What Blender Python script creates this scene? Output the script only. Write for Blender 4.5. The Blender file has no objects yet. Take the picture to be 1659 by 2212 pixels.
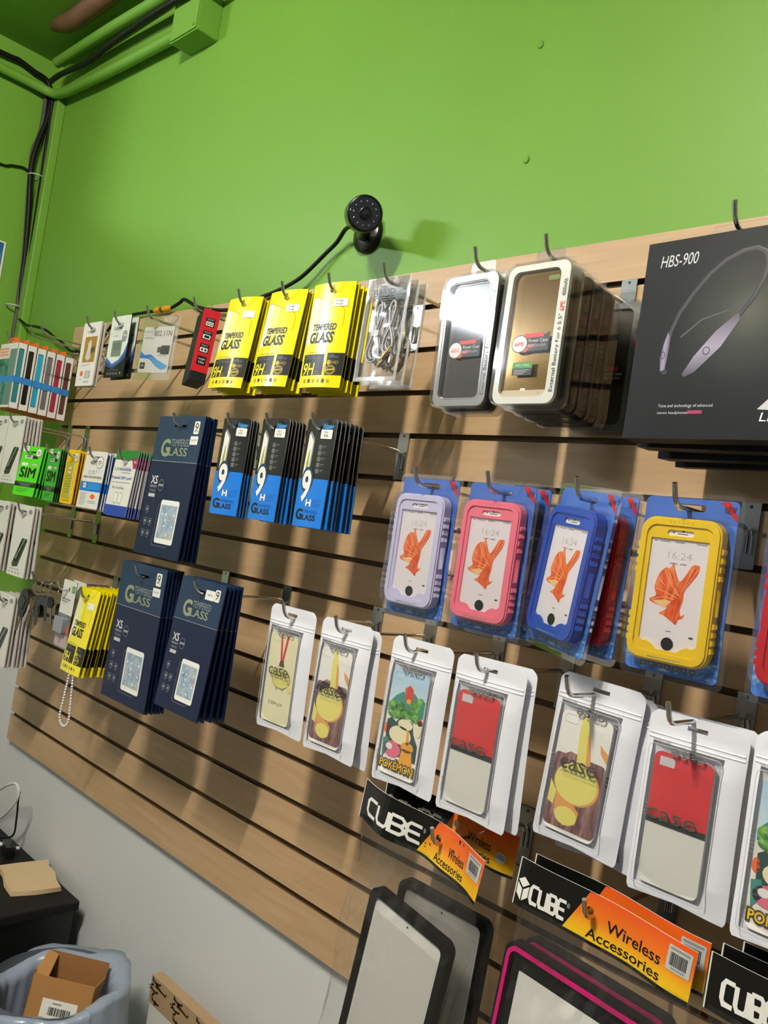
import bpy, bmesh, math, random
from mathutils import Vector, Matrix, Euler, noise
from mathutils.geometry import tessellate_polygon
random.seed(7)
C = bpy.context.scene.collection
PI = math.pi
T = 2.05           # height of the slatwall's top edge above the floor
S = 0.0762         # slat pitch
R = math.radians

# ------------------------------------------------------------------ materials
def lin(h):
    if isinstance(h, str):
        h = [int(h[i:i+2], 16) / 255 for i in (0, 2, 4)]
    return tuple((c / 12.92 if c <= .04045 else ((c + .055) / 1.055) ** 2.4) for c in h) + (1,)
def P(name, hexc, rough=.5, metal=0., spec=.5, coat=0., var=0., scale=40., emit=0.):
    m = bpy.data.materials.new(name); m.use_nodes = True
    nt = m.node_tree; b = nt.nodes['Principled BSDF']
    b.inputs['Base Color'].default_value = lin(hexc)
    b.inputs['Roughness'].default_value = rough; b.inputs['Metallic'].default_value = metal
    b.inputs['Specular IOR Level'].default_value = spec; b.inputs['Coat Weight'].default_value = coat
    b.inputs['Coat Roughness'].default_value = .08
    if emit:
        b.inputs['Emission Color'].default_value = lin(hexc); b.inputs['Emission Strength'].default_value = emit
    if var:
        tc = nt.nodes.new('ShaderNodeTexCoord'); n = nt.nodes.new('ShaderNodeTexNoise')
        n.inputs['Scale'].default_value = scale; n.inputs['Detail'].default_value = 5
        hs = nt.nodes.new('ShaderNodeHueSaturation'); hs.inputs['Color'].default_value = lin(hexc)
        mr = nt.nodes.new('ShaderNodeMapRange'); mr.inputs['To Min'].default_value = 1 - var; mr.inputs['To Max'].default_value = 1 + var
        nt.links.new(tc.outputs['Object'], n.inputs['Vector']); nt.links.new(n.outputs['Fac'], mr.inputs['Value'])
        nt.links.new(mr.outputs['Result'], hs.inputs['Value']); nt.links.new(hs.outputs['Color'], b.inputs['Base Color'])
    return m
def clear(name, tint='FFFFFF', base=.05, rough=.08, haze=0., hazec='FFFFFF', edge=.6):
    m = bpy.data.materials.new(name); m.use_nodes = True
    nt = m.node_tree; N = nt.nodes; L = nt.links
    N.remove(N['Principled BSDF']); out = N['Material Output']
    tr = N.new('ShaderNodeBsdfTransparent'); tr.inputs['Color'].default_value = lin(tint)
    gl = N.new('ShaderNodeBsdfGlossy'); gl.inputs['Roughness'].default_value = rough
    lw = N.new('ShaderNodeLayerWeight'); lw.inputs['Blend'].default_value = .35
    mr = N.new('ShaderNodeMapRange'); mr.inputs['To Min'].default_value = base; mr.inputs['To Max'].default_value = edge
    L.new(lw.outputs['Fresnel'], mr.inputs['Value'])
    mx = N.new('ShaderNodeMixShader'); L.new(mr.outputs['Result'], mx.inputs['Fac'])
    src = tr.outputs['BSDF']
    if haze:
        df = N.new('ShaderNodeBsdfDiffuse'); df.inputs['Color'].default_value = lin(hazec)
        m2 = N.new('ShaderNodeMixShader'); m2.inputs['Fac'].default_value = haze
        L.new(src, m2.inputs[1]); L.new(df.outputs['BSDF'], m2.inputs[2]); src = m2.outputs['Shader']
    L.new(src, mx.inputs[1]); L.new(gl.outputs['BSDF'], mx.inputs[2]); L.new(mx.outputs['Shader'], out.inputs['Surface'])
    return m
def wood(name):
    m = P(name, 'C2A27C', .42, spec=.35); nt = m.node_tree; N = nt.nodes; L = nt.links; b = N['Principled BSDF']
    tc = N.new('ShaderNodeTexCoord'); mp = N.new('ShaderNodeMapping'); mp.inputs['Scale'].default_value = (1.3, 4, 14)
    n1 = N.new('ShaderNodeTexNoise'); n1.inputs['Scale'].default_value = 3; n1.inputs['Detail'].default_value = 6; n1.inputs['Distortion'].default_value = 1.2
    mp2 = N.new('ShaderNodeMapping'); mp2.inputs['Scale'].default_value = (5, 40, 260)
    n2 = N.new('ShaderNodeTexNoise'); n2.inputs['Scale'].default_value = 2; n2.inputs['Detail'].default_value = 3
    ad = N.new('ShaderNodeMath'); ad.operation = 'MULTIPLY_ADD'; ad.inputs[1].default_value = .35
    cr = N.new('ShaderNodeValToRGB'); e = cr.color_ramp.elements
    e[0].position = .35; e[0].color = lin('B0926C'); e[1].position = .95; e[1].color = lin('C4A680')
    L.new(tc.outputs['Object'], mp.inputs['Vector']); L.new(tc.outputs['Object'], mp2.inputs['Vector'])
    L.new(mp.outputs['Vector'], n1.inputs['Vector']); L.new(mp2.outputs['Vector'], n2.inputs['Vector'])
    L.new(n2.outputs['Fac'], ad.inputs[0]); L.new(n1.outputs['Fac'], ad.inputs[2]); L.new(ad.outputs['Value'], cr.inputs['Fac'])
    L.new(cr.outputs['Color'], b.inputs['Base Color'])
    return m
def paint(name, hexc, rough, var, bump=.03):
    m = P(name, hexc, rough, spec=.3, var=var, scale=1.5); nt = m.node_tree; N = nt.nodes; L = nt.links
    tc = N.new('ShaderNodeTexCoord'); n = N.new('ShaderNodeTexNoise'); n.inputs['Scale'].default_value = 120; n.inputs['Detail'].default_value = 4
    bp = N.new('ShaderNodeBump'); bp.inputs['Strength'].default_value = bump; bp.inputs['Distance'].default_value = .01
    L.new(tc.outputs['Object'], n.inputs['Vector']); L.new(n.outputs['Fac'], bp.inputs['Height'])
    L.new(bp.outputs['Normal'], N['Principled BSDF'].inputs['Normal'])
    return m
def ramp(name, stops, axis='Z', lo=0., hi=1., rough=.35, radial=None, coat=0., spec=.5):
    """a printed colour gradient along one object axis (or round a point)"""
    m = P(name, 'FFFFFF', rough, coat=coat, spec=spec); nt = m.node_tree; N = nt.nodes; L = nt.links
    tc = N.new('ShaderNodeTexCoord'); cr = N.new('ShaderNodeValToRGB'); mr = N.new('ShaderNodeMapRange')
    mr.inputs['From Min'].default_value = lo; mr.inputs['From Max'].default_value = hi
    if radial:
        vm = N.new('ShaderNodeVectorMath'); vm.operation = 'DISTANCE'; vm.inputs[1].default_value = radial
        L.new(tc.outputs['Object'], vm.inputs[0]); L.new(vm.outputs['Value'], mr.inputs['Value'])
    else:
        sp = N.new('ShaderNodeSeparateXYZ'); L.new(tc.outputs['Object'], sp.inputs['Vector']); L.new(sp.outputs[axis], mr.inputs['Value'])
    while len(cr.color_ramp.elements) < len(stops): cr.color_ramp.elements.new(.5)
    for el, (p_, c_) in zip(cr.color_ramp.elements, stops): el.position = p_; el.color = lin(c_)
    L.new(mr.outputs['Result'], cr.inputs['Fac']); L.new(cr.outputs['Color'], N['Principled BSDF'].inputs['Base Color'])
    return m
def mottle(name, stops, scale=8., rough=.4, dist=1.5, stretch=(1, 1, 1)):
    m = P(name, 'FFFFFF', rough); nt = m.node_tree; N = nt.nodes; L = nt.links
    tc = N.new('ShaderNodeTexCoord'); mp = N.new('ShaderNodeMapping'); mp.inputs['Scale'].default_value = stretch
    n = N.new('ShaderNodeTexNoise'); n.inputs['Scale'].default_value = scale; n.inputs['Detail'].default_value = 6; n.inputs['Distortion'].default_value = dist
    cr = N.new('ShaderNodeValToRGB')
    while len(cr.color_ramp.elements) < len(stops): cr.color_ramp.elements.new(.5)
    for el, (p_, c_) in zip(cr.color_ramp.elements, stops): el.position = p_; el.color = lin(c_)
    L.new(tc.outputs['Object'], mp.inputs['Vector']); L.new(mp.outputs['Vector'], n.inputs['Vector'])
    L.new(n.outputs['Fac'], cr.inputs['Fac']); L.new(cr.outputs['Color'], N['Principled BSDF'].inputs['Base Color'])
    return m

GREEN = paint('green wall paint', '6E9D38', .45, .04)
DGREEN = paint('green ceiling paint', '6E9D38', .6, .05)
WHITEW = paint('grey white wall paint', 'D0D3D2', .55, .03)
FLOOR = P('grey floor', '77736B', .5, var=.1, scale=6)
WOOD = wood('maple laminate'); GROOVE = P('raw groove board', '6E5433', .7, var=.1)
GPIPE = paint('painted conduit', '6C9C38', .5, .06); RUST = P('rusty pipe', '6A4632', .6, var=.35, scale=30)
CHROME = P('chrome', 'C8C8C6', .16, metal=1.); ZINC = P('zinc plate', 'A9ADA8', .25, metal=1.)
BLK = P('black print', '131512', .35); BLKP = P('black plastic', '0C0D0C', .28); BLKM = P('matt black', '0B0B0A', .6, spec=.3)
CABLE = P('black cable', '0C0E0B', .5, spec=.25); GCABLE = P('grey cable', '4A4C45', .5, spec=.3); WCABLE = P('white cable', 'D8D6D4', .4)
WHT = P('white print', 'ECECE6', .35); WHTP = P('white plastic', 'E9EAF0', .3); OFFW = P('off white', 'D9DAD2', .4)
GREY = P('grey print', '8C8F90', .4); LGREY = P('light grey print', 'BDBFBE', .4); DGREY = P('dark grey print', '3B3E40', .4)
YEL = P('yellow card', 'F0E000', .2, coat=.6); YELD = P('yellow back', '9A8A08', .5); YELP = P('pale yellow print', 'F1EC8A', .22, coat=.3); YELW = P('yellow white print', 'F3F0D0', .22, coat=.3)
YLINE = P('olive line', '6E6A10', .4); GOLD = P('gold print', 'B8A428', .35)
NAVY = P('navy card', '07183A', .4, spec=.35); NAVYT = mottle('navy dotted card', [(.45, '0C2544'), (.62, '173A60')], 700, .38, 0)
NAVYB = P('navy back', '0A1A33', .5); SILVER = P('silver foil', 'A9B08F', .3, metal=.6); SILV2 = P('dull foil', '8E9690', .4)
BLUE = P('bright blue print', '0A74D8', .32); BLUED = P('deep blue print', '0B3F94', .4); LBLUE = P('light blue print', '4AA3DC', .4)
LEAF = ramp('leaf print', [(0, '5E6E12'), (.5, '9AA62A'), (1, 'B9C25A')], 'X', -.026, -.012); RED = P('red print', 'C81E28', .35); REDB = P('bright red print', 'E0332E', .35)
REDP = P('red rubber', 'C2141C', .35); ORG = P('orange card', 'F0641E', .5)
SIMG = P('lime card', '52D81C', .4); SIMY = P('sim yellow card', 'F2C40F', .4); SIMGD = P('forest green print', '1E7A2C', .4); LYB = P('royal blue print', '1C3FA0', .4); MAG = P('magenta print', '9C1F4E', .4)
GRB = P('card edge grey', '9B9C98', .5); CARDW = P('white card', 'DCDCD6', .45); CARDE = P('card edge', 'B6AEAA', .5)
WPB = mottle('blue backing card', [(.3, '3F68BC'), (.6, '4E78CC'), (.9, '6F97DD')], 3, .35); WPW = mottle('wave print', [(.35, '2F5FB5'), (.55, '4F86D0'), (.68, 'A9CBEF')], 30, .35, 3)
CEIL = P('off white ceiling', 'C9C8C0', .7, var=.03, scale=3)
SCR = P('phone screen print', 'E6E1E6', .25); FISH = mottle('fish print', [(.3, 'C23A14'), (.5, 'E5612A'), (.72, 'F29A5C')], 50, .3, 3, (1, 1, .3)); FISHL = P('pale fin print', 'EFC386', .3)
PCLEAR = clear('clear pack plastic', base=.04, edge=.45, rough=.05, haze=.01); BLIST = clear('blister plastic', base=.03, edge=.35, rough=.05, haze=.01)
FILM = clear('pouch film', base=.03, edge=.22, rough=.18, haze=.05, hazec='E8E8EE'); BAGF = clear('crinkled bag film', base=.035, edge=.32, rough=.05, haze=.02, hazec='B0B0A8')
POUCH = P('frosted white pouch', 'E2E5EE', .28, coat=.4); PGREY = P('pouch grey lining', 'BFBFC4', .4)
CREAM = P('cream case', 'E9E4BC', .35)
WOVEN = mottle('braided cable', [(.45, '2A2D33'), (.55, '6F747C')], 300, .5, 0)
BRASS = P('gold plug', 'C09A48', .25, metal=.9)
LAV = P('lavender rubber', 'CCCBEA', .32); PINK = P('pink rubber', 'F0788F', .32); BLUR = P('blue rubber', '1748B4', .3); YRUB = P('yellow rubber', 'EBC71A', .32)
MIRB = P('mirror black', '15181A', .06, spec=.9, coat=1.); MIRG = P('gold mirror glass', '8A6A22', .1, metal=.75, coat=1.); MIRS = P('smoke mirror', '6E6C64', .12, metal=.6, coat=1.)
CAPP = P('shiny pack frame', 'E8EAE2', .12, coat=.8); SILF = P('silver frame', '9A9C98', .2, metal=.5, coat=.6)
HBSB = ramp('box art glow', [(0, '50544A'), (.35, '30342F'), (.75, '131817'), (1, '0B0F0F')], lo=0, hi=.10, radial=(.035, 0, -.10), rough=.5, spec=.2)
BOXB = P('black box card', '0D1111', .55, spec=.3); LAVM = P('band lavender print', '9A92A8', .35); BANDB = P('band black print', '1E1B22', .35)
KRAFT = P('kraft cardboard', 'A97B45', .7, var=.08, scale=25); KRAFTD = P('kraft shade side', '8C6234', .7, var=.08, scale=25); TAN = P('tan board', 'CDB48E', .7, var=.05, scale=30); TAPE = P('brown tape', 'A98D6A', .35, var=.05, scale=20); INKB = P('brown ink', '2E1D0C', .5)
BAGB = P('blue white bin bag', '8F9DB2', .3, coat=.3, var=.06, scale=10)
GREENP = P('green print', '4FA24A', .4); OLIVE = P('carton white', 'CFCFC6', .6, var=.04, scale=20)

# ------------------------------------------------------------------ mesh builder
_TX = {}
def text_geo(s, shear=0., off=0.):
    k = (s, shear, off)
    if k in _TX: return _TX[k]
    cu = bpy.data.curves.new('t', 'FONT'); cu.body = s; cu.shear = shear; cu.offset = off; cu.resolution_u = 3; cu.fill_mode = 'FRONT'
    ob = bpy.data.objects.new('t', cu); C.objects.link(ob)
    dg = bpy.context.evaluated_depsgraph_get(); dg.update()
    me = bpy.data.meshes.new_from_object(ob.evaluated_get(dg))
    vs = [(v.co.x, v.co.y) for v in me.vertices]; fs = [tuple(p.vertices) for p in me.polygons]
    bpy.data.objects.remove(ob); bpy.data.curves.remove(cu); bpy.data.meshes.remove(me)
    if vs:
        x0 = min(v[0] for v in vs); x1 = max(v[0] for v in vs); y0 = min(v[1] for v in vs); y1 = max(v[1] for v in vs)
        vs = [((x - x0) / max(x1 - x0, 1e-6), (y - y0) / max(y1 - y0, 1e-6)) for x, y in vs]
    _TX[k] = (vs, fs); return _TX[k]
def rrect(x0, z0, x1, z1, r, n=5):
    x0, x1 = min(x0, x1), max(x0, x1); z0, z1 = min(z0, z1), max(z0, z1)
    rs = r if isinstance(r, (tuple, list)) else (r,) * 4        # bottom-left, bottom-right, top-right, top-left
    out = []
    for (cx, cz, a0, q) in ((x0, z0, PI, 0), (x1, z0, 1.5 * PI, 1), (x1, z1, 0, 2), (x0, z1, .5 * PI, 3)):
        rr = rs[q]
        if rr <= 0: out.append((cx, cz)); continue
        ox = cx + (rr if q in (0, 3) else -rr); oz = cz + (rr if q in (0, 1) else -rr)
        for i in range(n + 1):
            a = a0 + .5 * PI * i / n; out.append((ox + rr * math.cos(a), oz + rr * math.sin(a)))
    return out
def ell(cx, cz, rx, rz, n=24, a0=0): return [(cx + rx * math.cos(a0 + 2 * PI * i / n), cz + rz * math.sin(a0 + 2 * PI * i / n)) for i in range(n)]
class MB:
    def __init__(s): s.v = []; s.f = []; s.m = []; s.mats = []; s.sm = []
    def mi(s, m):
        if m not in s.mats: s.mats.append(m)
        return s.mats.index(m)
    def add(s, vs, fs, m, smooth=False):
        o = len(s.v); s.v += [tuple(v) for v in vs]; i = s.mi(m)
        for f in fs: s.f.append(tuple(k + o for k in f)); s.m.append(i); s.sm.append(smooth)
        return s
    def box(s, x0, x1, y0, y1, z0, z1, m):
        v = [(x, y, z) for x in (x0, x1) for y in (y0, y1) for z in (z0, z1)]
        return s.add(v, [(0, 1, 3, 2), (4, 6, 7, 5), (0, 4, 5, 1), (2, 3, 7, 6), (0, 2, 6, 4), (1, 5, 7, 3)], m)
    def face(s, pts, y, m, holes=()):
        loops = [[Vector((a, b, 0)) for a, b in l] for l in [pts] + list(holes)]
        tri = tessellate_polygon(loops); vs = [(a, y, b) for l in [pts] + list(holes) for a, b in l]
        fs = []
        for t in tri:
            a, b, c = (vs[i] for i in t)
            fs.append(t if (b[0]-a[0])*(c[2]-a[2]) - (b[2]-a[2])*(c[0]-a[0]) > 0 else t[::-1])
        return s.add(vs, fs, m)
    def slab(s, pts, y0, y1, m, holes=(), edge=None, back=None):
        s.face(pts, y0, m, holes); n0 = len(s.f); s.face(pts, y1, back or m, holes)
        for i in range(n0, len(s.f)): s.f[i] = s.f[i][::-1]
        for l in [pts] + list(holes):
            n = len(l); vs = [(a, y0, b) for a, b in l] + [(a, y1, b) for a, b in l]
            s.add(vs, [(i, i + n, (i + 1) % n + n, (i + 1) % n) for i in range(n)], edge or m, n > 10)
        return s
    def text(s, t, x0, x1, z0, z1, m, y, shear=0., off=0., rot=0, flip=False):
        vs, fs = text_geo(t, shear, off); out = []
        for u, v in vs:
            if flip: u, v = 1 - u, 1 - v
            if rot == 90: u, v = 1 - v, u
            if rot == -90: u, v = v, 1 - u
            out.append((x0 + u * (x1 - x0), y, z0 + v * (z1 - z0)))
        return s.add(out, fs, m)
    def line(s, pts, w, m, y, closed=False):
        n = len(pts); L = []; Q = []
        for i in range(n):
            a = pts[i - 1] if (i > 0 or closed) else pts[i]; b = pts[(i + 1) % n] if (i < n - 1 or closed) else pts[i]
            dx, dz = b[0] - a[0], b[1] - a[1]; l = math.hypot(dx, dz) or 1
            ox, oz = -dz / l * w / 2, dx / l * w / 2
            e0 = (pts[i][0] - a[0], pts[i][1] - a[1]) if a is not pts[i] else (b[0] - pts[i][0], b[1] - pts[i][1]); l0 = math.hypot(*e0) or 1
            q = 1 / max(.45, (-dz / l) * (-e0[1] / l0) + (dx / l) * (e0[0] / l0)); ox *= q; oz *= q
            L.append((pts[i][0] + ox, y, pts[i][1] + oz)); Q.append((pts[i][0] - ox, y, pts[i][1] - oz))
        fs = [(i, i + n, (i + 1) % n + n, (i + 1) % n) for i in range(n if closed else n - 1)]
        return s.add(L + Q, fs, m)
    def tube(s, path, r, m, n=8, cap=True, smooth=True):
        path = [Vector(p) for p in path]; rr = r if isinstance(r, (list, tuple)) else [r] * len(path)
        d = (path[1] - path[0]).normalized(); u = d.orthogonal().normalized(); vs = []
        for i, p in enumerate(path):
            a = path[max(i - 1, 0)]; b = path[min(i + 1, len(path) - 1)]; t = (b - a).normalized()
            u = (u - t * u.dot(t)); u = u.normalized() if u.length > 1e-6 else t.orthogonal().normalized(); w = t.cross(u)
            for k in range(n): vs.append(p + (u * math.cos(2 * PI * k / n) + w * math.sin(2 * PI * k / n)) * rr[i])
        fs = [(i * n + k, i * n + (k + 1) % n, (i + 1) * n + (k + 1) % n, (i + 1) * n + k) for i in range(len(path) - 1) for k in range(n)]
        s.add(vs, fs, m, smooth)
        if cap:
            s.add(vs[:n], [tuple(range(n))[::-1]], m); s.add(vs[-n:], [tuple(range(n))], m)
        return s
    def grid(s, fn, nu, nv, m, smooth=True):
        """fn(u, v) -> xyz; m a material or a function of (u, v)"""
        o = len(s.v); s.v += [tuple(fn(i / nu, j / nv)) for j in range(nv + 1) for i in range(nu + 1)]
        for j in range(nv):
            for i in range(nu):
                a = o + j * (nu + 1) + i; s.f.append((a, a + nu + 1, a + nu + 2, a + 1))
                s.m.append(s.mi(m((i + .5) / nu, (j + .5) / nv) if callable(m) else m)); s.sm.append(smooth)
        return s
    def sphere(s, c, r, m, n=12, k=8, sc=(1, 1, 1)):
        return s.grid(lambda u, v: (c[0] + r * sc[0] * math.sin(PI * v) * math.cos(2 * PI * u), c[1] + r * sc[1] * math.sin(PI * v) * math.sin(2 * PI * u), c[2] + r * sc[2] * math.cos(PI * v)), n, k, m)
    def xf(s, fn, start=0):
        for i in range(start, len(s.v)): s.v[i] = tuple(fn(*s.v[i]))
        return s
    def cut(s, xs=(), zs=()):
        bm = bmesh.new(); vv = [bm.verts.new(v) for v in s.v]
        for f, m, sm in zip(s.f, s.m, s.sm):
            if len(set(f)) < 3: continue
            try: q = bm.faces.new([vv[i] for i in f]); q.material_index = m; q.smooth = sm
            except ValueError: pass
        for ax, l in ((0, xs), (2, zs)):
            no = (1, 0, 0) if ax == 0 else (0, 0, 1)
            for x in l:
                co = (x, 0, 0) if ax == 0 else (0, 0, x)
                bmesh.ops.bisect_plane(bm, geom=bm.verts[:] + bm.edges[:] + bm.faces[:], plane_co=co, plane_no=no)
        bm.verts.index_update(); s.v = [tuple(v.co) for v in bm.verts]
        s.f = [tuple(v.index for v in f.verts) for f in bm.faces]; s.m = [f.material_index for f in bm.faces]; s.sm = [f.smooth for f in bm.faces]
        bm.free(); return s
    def build(s, name, parent=None, loc=None, bevel=0, smooth=None, weld=False, recalc=False):
        me = bpy.data.meshes.new(name); me.from_pydata(s.v, [], s.f)
        for m in s.mats: me.materials.append(m)
        me.polygons.foreach_set('material_index', s.m); me.polygons.foreach_set('use_smooth', s.sm if smooth is None else [smooth] * len(s.m))
        if weld or recalc:
            bm = bmesh.new(); bm.from_mesh(me)
            if weld: bmesh.ops.remove_doubles(bm, verts=bm.verts, dist=1e-5)
            bmesh.ops.recalc_face_normals(bm, faces=bm.faces); bm.to_mesh(me); bm.free()
        me.update(); o = bpy.data.objects.new(name, me); C.objects.link(o)
        if parent: o.parent = parent
        if loc: o.location = loc
        if bevel:
            b = o.modifiers.new('b', 'BEVEL'); b.width = bevel; b.segments = 2; b.limit_method = 'ANGLE'
        return o
class Art:
    """draws on a flat card: u from the left, v from the top, both 0..1"""
    def __init__(s, mb, w, h, zt, y, x0=None): s.mb, s.w, s.h, s.zt, s.y = mb, w, h, zt, y; s.x0 = -w / 2 if x0 is None else x0
    def xy(s, u, v): return (s.x0 + u * s.w, s.zt - v * s.h)
    def yy(s, l): return s.y - .00012 * l
    def r(s, u0, v0, u1, v1, m, l=1, rad=0):
        a = s.xy(u0, v0); b = s.xy(u1, v1); s.mb.face(rrect(a[0], b[1], b[0], a[1], rad), s.yy(l), m); return s
    def p(s, pts, m, l=1): s.mb.face([s.xy(*q) for q in pts], s.yy(l), m); return s
    def e(s, u, v, ru, rv, m, l=1, n=20): c = s.xy(u, v); s.mb.face(ell(c[0], c[1], ru * s.w, rv * s.h, n), s.yy(l), m); return s
    def ring(s, u, v, ru, rv, wd, m, l=1): c = s.xy(u, v); s.mb.line(ell(c[0], c[1], ru * s.w, rv * s.h, 24), wd, m, s.yy(l), True); return s
    def rr(s, u0, v0, u1, v1, wd, m, l=1, rad=.002):
        a = s.xy(u0, v0); b = s.xy(u1, v1); s.mb.line(rrect(a[0], b[1], b[0], a[1], rad), wd, m, s.yy(l), True); return s
    def ln(s, pts, wd, m, l=1): s.mb.line([s.xy(*q) for q in pts], wd, m, s.yy(l)); return s
    def t(s, tx, u0, v0, u1, v1, m, l=2, **k):
        a = s.xy(u0, v0); b = s.xy(u1, v1); s.mb.text(tx, a[0], b[0], b[1], a[1], m, s.yy(l), **k); return s
    def bars(s, u0, v0, u1, v1, m, l=2, n=14):
        rn = random.Random(3); u = u0
        while u < u1 - .004:
            d = (u1 - u0) / n * rn.choice((.25, .45, .8)); s.r(u, v0, min(u + d, u1), v1, m, l); u += d + (u1 - u0) / n * rn.choice((.3, .5))
        return s

# ------------------------------------------------------------------ things
def tag(o, label, cat, group=None, kind=None):
    if not 4 <= len(label.split()) <= 16: print('LABEL', len(label.split()), label)
    o['label'] = label; o['category'] = cat
    if group: o['group'] = group
    if kind: o['kind'] = kind
    return o
def structure(o, label=None):
    o['kind'] = 'structure'
    if label: o['label'] = label
    return o
def empty(name, loc=(0, 0, 0), rot=(0, 0, 0)):
    o = bpy.data.objects.new(name, None); C.objects.link(o); o.location = loc; o.rotation_euler = rot; o.empty_display_size = .02
    return o
KIDS = {}
def kids(o): return [c for c in C.objects if c.parent == o]
def dup(root):
    r = root.copy(); C.objects.link(r)
    for ch in kids(root):
        c = ch.copy(); C.objects.link(c); c.parent = r
        for g in kids(ch):
            d = g.copy(); C.objects.link(d); d.parent = c
    return r
ORD = ['front', 'second', 'third', 'fourth', 'fifth', 'sixth', 'seventh', 'eighth', 'ninth', 'tenth', 'eleventh', 'twelfth', 'thirteenth']
def place(o, x, y, z, roll=0., tilt=0., yaw=0.):
    o.location = (x, y, T + z); o.rotation_euler = (R(tilt), R(roll), R(yaw)); return o
def wz(k): return -k * S - .034           # height of the wire of a hook in groove k
def stack(proto, x, z, y0, y1, n, first, rest, cat, group, roll=0., tilt=0., yaw=0., jit=1., fan=0., dz=0., dx=0.):
    """hang proto and n-1 copies one behind another along one hook"""
    out = []
    for i in range(n):
        o = proto if i == 0 else dup(proto)
        t = i / max(n - 1, 1); rn = random.Random(int(abs(x) * 999) + i)
        j = 0 if i == 0 else jit
        place(o, x + dx * t + j * rn.uniform(-.0015, .0015), y0 + (y1 - y0) * t, z - (dz * t if i else 0) - j * rn.uniform(0, .002), roll + j * rn.uniform(-1.2, 1.2), tilt + fan * t, yaw + j * rn.uniform(-2, 2))
        lab = first if i == 0 else rest % (('rearmost' if i == n - 1 and n > 2 else ORD[i]))
        tag(o, lab, cat, group if n > 1 else None); out.append(o)
    return out
HOOKP = None
def hook(x, k, what, L=.2):
    global HOOKP
    if HOOKP is None:
        r = empty('peg_hook')
        b = MB(); b.slab(rrect(-.012, -.078, .012, -.004, .002), -.0035, -.0015, ZINC); b.box(-.012, .012, -.0035, .006, -.006, .001, ZINC)
        b.build('bracket_plate', r)
        w = MB(); b0 = [(0, -.006, -.066), (0, -.0065, -.05), (0, -.0075, -.041), (0, -.012, -.0365), (0, -.02, -.035), (0, -.1, -.0345), (0, -.198, -.034)]
        b0 += [(0, -.205, -.0325), (0, -.211, -.028), (0, -.2155, -.021), (0, -.221, .001)]
        w.tube(b0, .0026, CHROME, 10); w.tube([(.004, -.006, -.066), (.004, -.0065, -.048)], .0026, CHROME, 8)
        w.build('wire_arm', r); HOOKP = r; o = r
    else: o = dup(HOOKP)
    o.location = (x, 0, T - k * S)
    tag(o, 'chrome peg hook ' + what, 'hook', 'chrome peg hooks in the slatwall grooves')
    return o
def off(k): return .031 - .0014 * k
def wz(k): return -k * S - off(k)
HOOKP = {}
def hook(x, k, what, L=.2):
    if k not in HOOKP:
        q = off(k); r = empty('peg_hook')
        b = MB(); b.slab(rrect(-.012, -.078, .012, -.004, .002), -.0035, -.0012, ZINC); b.box(-.012, .012, -.003, .004, -.0042, .0042, ZINC)
        b.face(ell(0, -.001, .0022, .0022, 10), -.0031, BLK)
        b.build('bracket_plate', r)
        w = MB(); z = -q - .003
        w.tube([(0, -.006, z - .032), (0, -.0063, z - .014), (0, -.0085, z - .005), (0, -.014, z - .001), (0, -.022, z), (0, -.1, z), (0, -L + .006, z),
                (0, -L, z + .001), (0, -L - .005, z + .004), (0, -L - .009, z + .009), (0, -L - .0145, z + .023)], .0027, CHROME, 10)
        w.tube([(.0056, -.006, z - .032), (.0056, -.0062, z - .012), (.004, -.0075, z - .004)], .0025, CHROME, 8)
        w.build('wire_arm', r); HOOKP[k] = r; o = r
    else: o = dup(HOOKP[k])
    o.location = (x, 0, T - k * S)
    tag(o, 'chrome peg hook ' + what, 'hook', 'chrome peg hooks in the slatwall grooves')
    return o

# ================================================================== the room
XC, YW = -.47, .019
def wall_two(name, fn, label):
    b = MB(); zs = T - .835
    for z0, z1, m in ((0, zs, WHITEW), (zs, T + .93, GREEN)): fn(b, z0, z1, m)
    return structure(b.build(name), label)
wall_two('wall_back', lambda b, z0, z1, m: b.box(XC - .1, 5.2, YW, YW + .1, z0, z1, m), 'bright green wall above a grey white dado behind the slatwall')
wall_two('wall_left', lambda b, z0, z1, m: b.box(XC - .1, XC, -1.0, YW, z0, z1, m), 'short green side wall with a grey white lower part')
structure(MB().box(XC - .1, XC, -6, -1.0, 0, T + .475, WHITEW).build('wall_side_occluder'), 'unseen half height partition added along the left side to block lamp light')  # unseen occluder, added so its top edge cuts the far lamp's light
structure(MB().box(-3.5, 5.2, -.9, YW + .1, T + .93, T + 1.0, DGREEN).box(-3.5, 5.2, -6, -.9, T + .93, T + 1.0, CEIL).build('ceiling'), 'dark green painted ceiling, its unseen aisle part off white for neutral fill')  # aisle part is out of view, made off-white to bounce neutral light
structure(MB().box(-3.5, 5.2, -6, YW + .1, -.05, 0, FLOOR).build('floor'), 'grey shop floor')
b = MB(); b.box(XC, -.397, -.008, YW, T - .83, T + .79, GREEN)
structure(b.build('trim_1', bevel=.003), 'green painted vertical trim strip in the room corner')

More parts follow.
